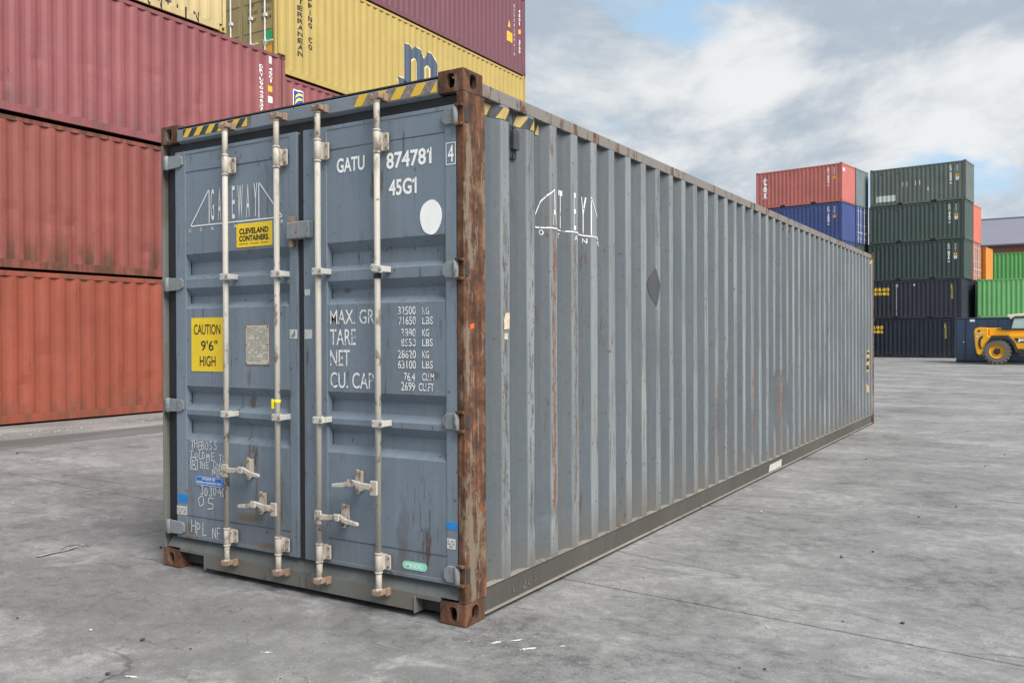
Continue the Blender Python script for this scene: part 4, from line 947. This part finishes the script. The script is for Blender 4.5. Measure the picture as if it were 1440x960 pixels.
# --- distant stacks: long side towards the camera, blank end facing right
def stack(label, mat, near, lvl, rzd, group, **k):
    """near = world xy of the near right lower corner; local y=L end (blank) there"""
    rz = -math.pi/2+rzd; L, W = 6.058, 2.438
    # local corner (0, L) must land on 'near'
    c, s = math.cos(rz), math.sin(rz)
    loc = (near[0]-(-s*L), near[1]-(c*L), .0+2.591*lvl)
    return container(label, mat, L, 2.591, loc, rz, group, pockets=True, **k)
def end_stack(label, mat, near, lvl, rzd, group=None, back=True, **k):
    """second-row container directly behind: doors (if any) face right"""
    L, W = 6.058, 2.438
    if k.get('doors'):
        rz = math.pi/2+rzd; c, s = math.cos(rz), math.sin(rz)     # local (-W,0) corner at near
        loc = (near[0]-(-c*W), near[1]-(-s*W), 2.591*lvl)
    else:
        rz = -math.pi/2+rzd; c, s = math.cos(rz), math.sin(rz); loc = (near[0]+s*L, near[1]-c*L, 2.591*lvl)
    return container(label, mat, L, 2.591, loc, rz, group, pockets=True, **k)
yG = -.125; yT = -.156
def back(near, rzd, d): return (near[0]-math.sin(rzd)*d, near[1]+math.cos(rzd)*d)
GN = [(-2.75, 59.6), (-2.40, 59.9), (-2.28, 60.3), (-2.24, 60.4), (-2.18, 60.5)]
gt = 'twenty foot containers in the tall green and navy stack'
n1, wn1 = stack('navy container with yellow lettering on the ground at the foot of the dark stack', M['navy2'], GN[0], 0, yG, gt)
n2, wn2 = stack('navy grey container with yellow lettering directly under the dark green ones', M['navy'], GN[1], 1, yG, gt)
n3, wn3 = stack('dark green container third from the bottom just above the navy ones', M['green2'], GN[2], 2, yG, gt, vents=True)
n4, wn4 = stack('dark green container fourth from the bottom between two other green ones', M['green1'], GN[3], 3, yG, gt, vents=True)
n5, wn5 = stack('grey green container with a pale panel on top of the tall dark stack', M['olive'], GN[4], 4, yG, gt, vents=True)
for wr in (wn1, wn2):
    wr('company_lettering', [('t', 'CLEVELAND', .35, 1.90, 1.58, 2.13, .06), ('t', 'CONTAINERS.', .35, 1.62, 1.58, 1.83, .06)], plain('yellow_print', (.80, .50, .02), .5))
    wr('number_lettering', column_text('CLEU4512903', 5.42, 5.56, 1.25, 2.25, .02), plain('pale_yellow_print', (.60, .45, .12), .5))
wn2('scrape', [rect(2.02, .20, 2.05, 2.25), rect(3.12, 2.20, 3.22, 2.32), rect(1.98, 2.18, 2.14, 2.34)], M['whitepaint'])
for wr, s in ((wn3, 'CLXU 284710 3'), (wn4, 'CLXU 291846 0'), (wn5, 'CLXU 273950 8')): codes(wr, 6.058, 2.591, s, tailm=True)
wn5('pale_panel', [rect(.42, .30, 1.70, .72)], M['tagpale']); wn5('scrape', [rect(2.12+.27*i, 1.25, 2.17+.27*i, 1.55) for i in (0, 1, 3, 4)]+[rect(3.72, .8, 3.77, 1.05)], M['tagpale'])
GB = [back(p, yG, 2.62) for p in GN]
e2, _ = end_stack('navy container end behind the tall dark stack at its second level', M['navy'], GB[1], 1, yG)
e3, _ = end_stack('red container with barred doors behind the tall dark stack at its third level', M['reddoor'], GB[2], 2, yG, doors=M['silver'])
e4, _ = end_stack('salmon red container end high behind the tall dark stack', M['salmon'], GB[3], 3, yG)
e1, _ = end_stack('navy container end on the ground behind the tall dark stack', M['navy2'], GB[0], 0, yG)
GC = (-1.42, 67.3)
e5, _ = end_stack('orange container end next to the upper bright green container', M['orangec'], GC, 2, yG)
for lv in (0, 1): end_stack(('orange container on the ground beneath the other orange ones', 'orange container second from the ground beneath the topmost orange one')[lv], M['orangec'], GC, lv, yG, 'orange containers low in the third row')
# --- tex / blue stack
TN = (-9.21, 56.982); gx = 'twenty foot containers in the stack left of the tall dark one'
t5, wt5 = stack('brick red container with tall white letters on top of the stack left of green', M['texred'], TN, 4, yT, gx)
t4, wt4 = stack('royal blue container directly under the brick red one', M['royal'], TN, 3, yT, gx, vents=True)
for lv, mt, lb_ in ((0, 'navy', 'navy container at the foot of the stack under the royal blue one'), (1, 'green1', 'green container second from the ground under the royal blue one'), (2, 'royal', 'blue container third from the ground under the upper royal blue one')): stack(lb_, M[mt], TN, lv, yT, gx)
# serif-looking vertical word
tx = []
for ch, z in (('t', 1.62), ('e', 1.16), ('x', .72)):
    tx.append(('t', ch, .50, z, .82, z+(.56 if ch == 't' else .40), .03))
    if ch == 'x': tx += [rect(.46, z, .62, z+.04), rect(.70, z, .86, z+.04), rect(.46, z+.36, .62, z+.40), rect(.70, z+.36, .86, z+.40)]
    if ch == 't': tx += [rect(.48, z+.36, .84, z+.41)]
wt5('big_lettering', tx, M['white']); codes(wt5, 6.058, 2.591, 'TEXU 482913 1'); codes(wt4, 6.058, 2.591, 'CLXU 410273 6', tailm=False)
decal('end_lettering', [('t', '10', -.52, 2.0, -.12, 2.26, .05)], lambda u, v: Vector((u, 6.054, v)), M['white'], t5)
TB = back(TN, yT, 2.62)
end_stack('grey green container end behind the brick red one', M['greygreen'], TB, 4, yT)
end_stack('royal blue container with barred doors behind the other royal blue one', M['royal'], TB, 3, yT, doors=M['silver'])
for lv in (0, 1, 2): end_stack('dark green container '+('on the ground', 'second from the ground', 'third from the ground')[lv]+' behind the blue stack', M['green2'], TB, lv, yT, 'dark green containers low behind the blue ones')
# --- bright green pair at the right edge
gl = 'bright green containers at the right edge'
def wide(label, mat, left, z, rzd, L=12.192, **k):
    rz = -math.pi/2+rzd
    return container(label, mat, L, 2.591, (left[0], left[1], z), rz, gl, **k)
for nm_, mt, pos, z in (('pale bright green container standing above the navy cabin', 'lime2', (-1.60, 61.7), 2.591), ('green container on the ground below the pale green one', 'lime', (-1.60, 61.75), .0),
        ('bright green container higher and further back than the pale green one', 'lime', (-1.78, 72.9), 5.182), ('green container at the back on the second level under the bright green one', 'lime2', (-1.78, 73.0), 2.591), ('green container at the back on the ground under two green ones', 'lime', (-1.78, 73.1), .0)):
    wide(nm_, M[mt], pos, z, .09)

# ================================================================== NAVY STEEL CABIN behind the telehandler
cabx, caby = -1.84, 49.3
cab = empty('site_cabin', 'dark navy steel cabin with flat panelled wall behind the yellow telehandler', 'cabin', (cabx, caby, 0))
b = MB(); b.box(0, 9.8, .02, 2.5, .10, 2.36); b.build('body', M['cabin'], cab)
b = MB(); b.box(-.02, 9.82, 0, 2.52, .02, .10); b.build('base_rail', M['navy2'], cab)
b = MB(); b.box(-.03, 9.83, -.02, 2.53, 2.362, 2.42); b.bevel(.01, 1); b.build('roof', M['cabin'], cab)
xs = [.02, .47, 1.02, 1.50, 2.0, 2.6, 3.2, 3.8, 4.4, 5.0, 5.6]
for xa, xb in zip(xs, xs[1:]):
    b = MB(); b.box(xa+.012, xb-.012, .002, .019, .14, 2.33); b.bevel(.006, 1); b.build('wall_panel', M['cabin'], cab)
b = MB(); b.box(.455, .485, -.016, .018, .13, 2.35); b.bevel(.004, 1); b.build('corner_trim', M['navy'], cab)
b = MB(); b.box(.66, .90, -.004, .001, 2.20, 2.32); b.build('white_label', plain('cabin_label', (.72, .72, .72), .5), cab)
MB().cyl((.36, -.03, 1.10), (.36, .002, 1.10), .03, 8).build('door_knob', M['silver'], cab)

# ================================================================== TELEHANDLER
YEL = paint('machine_yellow', (.76, .36, .012), rust=.05, grime=.3, scuff=.25, bottom=.1, fade=.06, rough=.38, dirtcol=(.35, .22, .08))
TBK = plain('machine_black', (.022, .022, .024), .55); TYR = plain('tyre_rubber', (.135, .120, .105), .9, var=.3, scale=20)
GLS = plain('cab_glass', (.42, .56, .53), .12, var=.1)
th = empty('telehandler', 'yellow telehandler seen side on with big treaded tyres parked in front of the navy cabin', 'telehandler', (.22, 46.6, 0))
th.scale = (.96, .96, .96)
b = MB(); b.box(-.55, 4.1, .35, 1.75, .55, .95); b.bevel(.03, 1); b.build('chassis', TBK, th)
rear = [(-1.07, 1.72), (-1.02, 1.88), (-.85, 1.95), (-.42, 1.93), (-.42, 1.50), (-.20, 1.44), (-.30, .95), (-.55, .62), (-.80, .48), (-.93, .54), (-1.01, .95)]
b = MB(); b.prism(rear, lambda x, z: (x, .10, z), lambda x, z: (x, 1.95, z)); b.bevel(.03, 2); rr_ = b.build('rear_counterweight', YEL, th)
for q in (('p0', [(-.78, 1.45), (-.62, 1.52), (-.66, 1.40), (-.74, 1.30), (-.76, 1.05), (-.70, .82), (-.76, .80), (-.86, 1.0), (-.86, 1.25)]),):
    b = MB(); b.prism(q[1], lambda x, z: (x, .07, z), lambda x, z: (x, .12, z)); b.build('rear_grip', TBK, rr_)
MB().cyl((-.83, .07, 1.76), (-.83, .12, 1.76), .055, 10).build('rear_light', TBK, rr_)
b = MB(); b.box(-1.0, -.55, .085, .098, 1.60, 1.66); b.build('maker_strip', plain('pale_strip', (.6, .5, .3), .5), rr_)
b = MB(); b.box(-.98, -.88, .085, .098, 1.42, 1.52); b.build('white_label', M['paper'], rr_)
b = MB(); b.cyl((-1.02, .3, .50), (-.95, .3, .46), .05, 8); b.box(-1.06, -.86, .25, .35, .42, .47); b.build('tow_hitch', TBK, th)
# boom / engine cover
boom = [(-.40, 1.92), (.10, 1.92), (.34, 1.83), (4.9, 1.79), (4.9, 1.40), (1.0, 1.40), (.62, 1.50), (-.38, 1.50)]
b = MB(); b.prism(boom, lambda x, z: (x, .55, z), lambda x, z: (x, 1.15, z)); b.bevel(.03, 2); b.build('boom', YEL, th)
sidep = [(.52, 1.52), (.95, 1.56), (4.0, 1.56), (4.0, .80), (.92, .80), (.80, 1.15)]
b = MB(); b.prism(sidep, lambda x, z: (x, .14, z), lambda x, z: (x, .60, z)); b.bevel(.03, 2); body = b.build('side_panel', YEL, th)
b = MB(); b.prism([(.0, 1.91), (.40, 1.86), (3.0, 1.85), (3.0, 1.79), (.40, 1.80), (.08, 1.87)], lambda x, z: (x, .5, z), lambda x, z: (x, 1.2, z)); b.build('boom_cover', TBK, th)
b = MB(); b.prism([(.86, .78), (4.0, .78), (4.0, .40), (1.05, .40)], lambda x, z: (x, .10, z), lambda x, z: (x, .62, z)); b.bevel(.02, 1); b.build('fuel_tank', TBK, th)
b = MB(); b.prism([(.78, 1.38), (3.2, 1.38), (3.2, 1.14), (.92, 1.14)], lambda x, z: (x, .130, z), lambda x, z: (x, .1385, z)); lgp = b.build('logo_plate', TBK, body)
decal('logo_lettering', [('t', 'JCB', .93, 1.175, 1.62, 1.345, .06)], lambda u, v: Vector((u, .126, v)), M['white'], body)
# mudguard arch
arch_o = [(-.52, 1.12), (-.40, 1.22), (-.28, 1.44), (-.24, 1.50), (.50, 1.50), (.70, 1.30), (.84, .95), (.95, .62), (.86, .60), (.74, .92), (.60, 1.22), (.44, 1.33), (-.10, 1.30), (-.30, 1.22), (-.42, 1.13)]
b = MB(); b.prism(arch_o, lambda x, z: (x, .02, z), lambda x, z: (x, .62, z)); b.bevel(.015, 1); b.build('mudguard', TBK, th)
def wheel(x, y, side_s):
    r_o, r_r, wd = .655, .34, .46
    prof = [(.36, 0), (.56, -.0), (.625, .03), (.640, .10), (.640, wd-.10), (.625, wd-.03), (.56, wd), (.36, wd)]
    bm = bmesh.new(); n = 40; rings = []
    for i in range(n):
        a = 2*math.pi*i/n; rings.append([bm.verts.new((math.cos(a)*rr, yy, math.sin(a)*rr)) for rr, yy in prof])
    for i in range(n):
        A, B = rings[i], rings[(i+1) % n]
        for j in range(len(prof)): bm.faces.new((A[j], A[(j+1) % len(prof)], B[(j+1) % len(prof)], B[j])).smooth = False
    b = MB(); b.bm.free(); b.bm = bm
    for i in range(20):                    # chevron lugs
        a = 2*math.pi*i/20
        for half in (0, 1):
            a2 = a+(.16 if half else 0); y0, y1 = ((-.006, wd*.55), (wd*.45, wd+.006))[half]
            pts = []
            for rr in (.60, .682):
                for yy, da in ((y0, 0), (y1, .22 if not half else -.22)):
                    for w in (-.05, .05):
                        pts.append(bm.verts.new((math.cos(a2+da+w)*rr, yy, math.sin(a2+da+w)*rr)))
            for q in ((0, 1, 3, 2), (4, 6, 7, 5), (0, 4, 5, 1), (2, 3, 7, 6), (0, 2, 6, 4), (1, 5, 7, 3)): bm.faces.new([pts[k] for k in q])
    w = empty('wheel', None, None)
    w.parent = th; w.location = (x, y, .68)
    if side_s < 0: w.rotation_euler = (0, 0, math.pi)
    b.build('tyre', TYR, w)
    b = MB(); b.cyl((0, -.0, 0), (0, .10, 0), .37, 28, .30, cap=False); b.cyl((0, .10, 0), (0, .11, 0), .30, 28); b.cyl((0, -.005, 0), (0, .03, 0), .375, 28, .375, cap=False); b.build('rim', YEL, w)
    b = MB(); b.cyl((0, .02, 0), (0, .105, 0), .165, 5, .19); b.cyl((0, -.02, 0), (0, .03, 0), .10, 10); b.build('hub', TBK, w)
for x in (0, 2.95): wheel(x, .06, 1); wheel(x, 2.02, -1)
# cab with cream roof
b = MB(); b.prism([(.60, 1.86), (.74, 2.45), (.86, 2.50), (2.2, 2.50), (2.4, 1.86)], lambda x, z: (x, 1.0, z), lambda x, z: (x, 2.0, z)); b.bevel(.03, 1); cb = b.build('cab_glass', GLS, th)
for (xa, za), (xb, zb) in (((.60, 1.86), (.74, 2.47)), ((1.35, 1.86), (1.38, 2.50)), ((2.4, 1.86), (2.2, 2.50)), ((.74, 2.46), (2.2, 2.50)), ((.58, 1.86), (2.42, 1.86))):
    for yy in (.985, 2.01): MB().cyl((xa, yy, za), (xb, yy, zb), .032, 8).build('cab_frame', TBK, cb)
b = MB(); b.prism([(.46, 2.62), (.42, 2.58), (.60, 2.38), (.80, 2.52), (2.3, 2.53), (2.3, 2.63), (1.2, 2.68)], lambda x, z: (x, .95, z), lambda x, z: (x, 2.05, z)); b.bevel(.02, 1); b.build('cab_roof', plain('cream_roof', (.62, .58, .48), .6), th)

# ================================================================== WAREHOUSE far right
def brick_mat():
    m, g, b = newmat('brick_wall')
    oc = g.add('ShaderNodeTexCoord').outputs['Object']
    x, y, z = g.sep(oc)
    bk = g.add('ShaderNodeTexBrick', ins={'Vector': g.add('ShaderNodeCombineXYZ', ins={0: x, 1: z, 2: 0.0}).outputs[0], 'Color1': (.26, .085, .055, 1), 'Color2': (.20, .07, .05, 1), 'Mortar': (.30, .24, .2, 1), 'Scale': 1.0, 'Mortar Size': .012, 'Brick Width': .23, 'Row Height': .075})
    c = g.mix(g.step(g.noise(oc, .8, 5, .6), .4, .65), bk.outputs[0], (.30, .12, .085))
    g.set(b.inputs['Base Color'], c); b.inputs['Roughness'].default_value = .9; return m
def roof_mat():
    m, g, b = newmat('sheet_roof')
    oc = g.add('ShaderNodeTexCoord').outputs['Object']; x, y, z = g.sep(oc)
    n = g.noise(g.mapping(oc, (.5, .5, 2)), .8, 6, .6)
    g.set(b.inputs['Base Color'], g.mix(n, (.135, .135, .172), (.165, .165, .205))); b.inputs['Roughness'].default_value = .7; return m
wh = empty('warehouse', 'long brick warehouse with a wide grey pitched roof far behind the bright green containers', 'warehouse', (-7, 99, 0), 0)
b = MB(); b.box(0, 70, 0, 24, 0, 10.6); b.build('wall', brick_mat(), wh)
RM = roof_mat()
b = MB(); b.prism([(-.5, 10.62), (12, 14.6), (12, 14.72), (-.5, 10.74)], lambda a, c: (-.6, a, c), lambda a, c: (70.5, a, c)); b.build('roof', RM, wh)
b = MB(); b.prism([(24.5, 10.62), (12.01, 14.6), (12.01, 14.70), (24.5, 10.74)], lambda a, c: (-.6, a, c), lambda a, c: (70.5, a, c)); b.build('rear_roof', RM, wh)
b = MB(); b.box(-.6, 70.5, 11.8, 12.2, 14.68, 14.84); b.build('ridge', RM, wh)
for x in (0, 69.8):
    b = MB(); b.prism([(.02, 10.601), (23.98, 10.601), (12, 14.55)], lambda a, c: (x, a, c), lambda a, c: (x+.2, a, c)); b.build('gable', M['brickred'], wh)
b = MB(); b.box(-.6, 70.5, -.62, -.50, 10.48, 10.60); b.build('gutter', TBK, wh)

# ================================================================== SMALL THINGS ON THE YARD
def pebble_mesh(i):
    bm = bmesh.new(); bmesh.ops.create_icosphere(bm, subdivisions=1, radius=1)
    rn = random.Random(i)
    for v in bm.verts: v.co *= rn.uniform(.7, 1.15); v.co.z *= .6
    me = bpy.data.meshes.new('stone'); bm.to_mesh(me); bm.free(); me.materials.append(PLACE); return me
PM = [pebble_mesh(i) for i in range(5)]
SD = plain('dark_stone', (.035, .034, .036), .8, var=.4, scale=80); SL = plain('pale_stone', (.42, .41, .39), .8, var=.3, scale=80)
spots = []
rn = random.Random(11)
while len(spots) < 84:
    dist = 2.2+14*rn.random()**1.4; an = YAW+rn.uniform(-.62, .62)
    x, y = 2.577+math.sin(an)*dist, -3.702+math.cos(an)*dist
    if -2.7 < x < .2 and -.15 < y < 12.5: continue
    if x < -9.3: continue
    spots.append((x, y, rn.uniform(.004, .011)*(1.4 if rn.random() < .15 else 1)*(1+dist*.03), rn.random() < .84))
spots += [(1.93, -1.05, .017, True), (1.97, -1.07, .012, False), (-.10, -1.25, .012, False), (-1.02, -1.34, .014, True), (-3.2, 1.02, .03, True), (-3.0, -1.2, .012, True)]
for i, (x, y, s_, dk) in enumerate(spots):
    o = put('stone', PM[i % 5], None, SD if dk else SL, (x, y, s_*.45), (s_, s_*random.uniform(.7, 1.2), s_)); o.rotation_euler = (0, 0, random.uniform(0, 6.3))
    tag(o, 'small dark stone lying loose on the concrete yard' if dk else 'small pale chip of stone lying on the concrete yard', 'stone', 'dark stones scattered over the yard' if dk else 'pale stone chips scattered over the yard')
# gravel and debris along the foot of the red stack
bm = bmesh.new(); rn = random.Random(3)
for i in range(900):
    y = rn.uniform(-6, 16); x = -10.95+rn.gauss(0, .28)+.12*math.sin(y*1.7); s_ = rn.uniform(.006, .022)
    if x > -10.5: continue
    z = .018+(-10.454-x)/1.296*.044
    m4 = Matrix.Translation((x, y, min(z, .062)+s_*.3)) @ Matrix.Rotation(rn.uniform(0, 6.3), 4, 'Z') @ Matrix.Diagonal((s_*rn.uniform(.7, 1.6), s_, s_*.6, 1))
    bmesh.ops.create_icosphere(bm, subdivisions=1, radius=1, matrix=m4)
me = bpy.data.meshes.new('gravel'); bm.to_mesh(me); bm.free(); me.materials.append(plain('pale_gravel', (.27, .26, .25), .9, var=.35, scale=9)); tag(put('gravel', me), 'loose pale gravel along the foot of the red container stack', kind='stuff')
# torn plastic strip and a bent wire on the joint at the left
bm = bmesh.new(); pth = [(-3.36, -.32, .006), (-3.37, -.22, .008), (-3.36, -.12, .006), (-3.39, -.03, .010), (-3.37, .02, .02), (-3.33, .07, .006)]
prev = None
for i, p in enumerate(pth):
    w = .018*(1-.12*i); a = bm.verts.new((p[0]-w, p[1], p[2])); c = bm.verts.new((p[0]+w, p[1]+.01, p[2]+.003))
    if prev: bm.faces.new((prev[0], prev[1], c, a))
    prev = (a, c)
r_ = bmesh.ops.solidify(bm, geom=bm.faces[:], thickness=.0015)
me = bpy.data.meshes.new('plastic_strip'); bm.to_mesh(me); bm.free(); me.materials.append(plain('pale_plastic', (.62, .62, .60), .5)); tag(put('plastic_strip', me), 'torn pale plastic strip lying along the concrete joint at the left', 'litter')
b = MB(); pw = [(-3.40, -.13, .008), (-3.385, -.09, .030), (-3.35, -.05, .034), (-3.33, .0, .018), (-3.34, .05, .006)]
for p, q in zip(pw, pw[1:]): b.cyl(p, q, .0022, 6)
tag(b.build('wire', plain('black_wire', (.03, .03, .03), .6)), 'short bent black wire lying beside the torn plastic strip', 'litter')
b = MB(); pw = [(2.18, -.10, .006), (2.21, -.03, .012), (2.27, .0, .012), (2.30, -.04, .006)]
for p, q in zip(pw, pw[1:]): b.cyl(p, q, .006, 6)
tag(b.build('bent_nail', plain('dark_iron', (.04, .035, .03), .7)), 'bent dark piece of iron lying on the concrete at the right', 'litter')
# white paint scuffs on the concrete by the near corner
def scuff(x, y, a, l, w):
    pts = []; k = 14
    for i in range(k):
        q = 2*math.pi*i/k; rr = random.uniform(.35, .8); u, v = math.cos(q)*l*rr, math.sin(q)*w*rr
        pts.append((x+u*math.cos(a)-v*math.sin(a), y+u*math.sin(a)+v*math.cos(a)))
    decal('paint_scuff', [('p', pts)], lambda u, v: Vector((u, v, .0035)), M['whitepaint'], ground)
for a in ((.44, -.08, .9, .085, .022), (.25, -.10, 1.1, .05, .018), (.32, -.02, .9, .06, .012), (.12, -.16, .8, .03, .012), (.55, .02, 1.0, .04, .01), (-.62, -.78, .6, .05, .012), (-.9, -1.30, .3, .06, .012), (1.9, -1.32, .4, .07, .02)): scuff(*a)
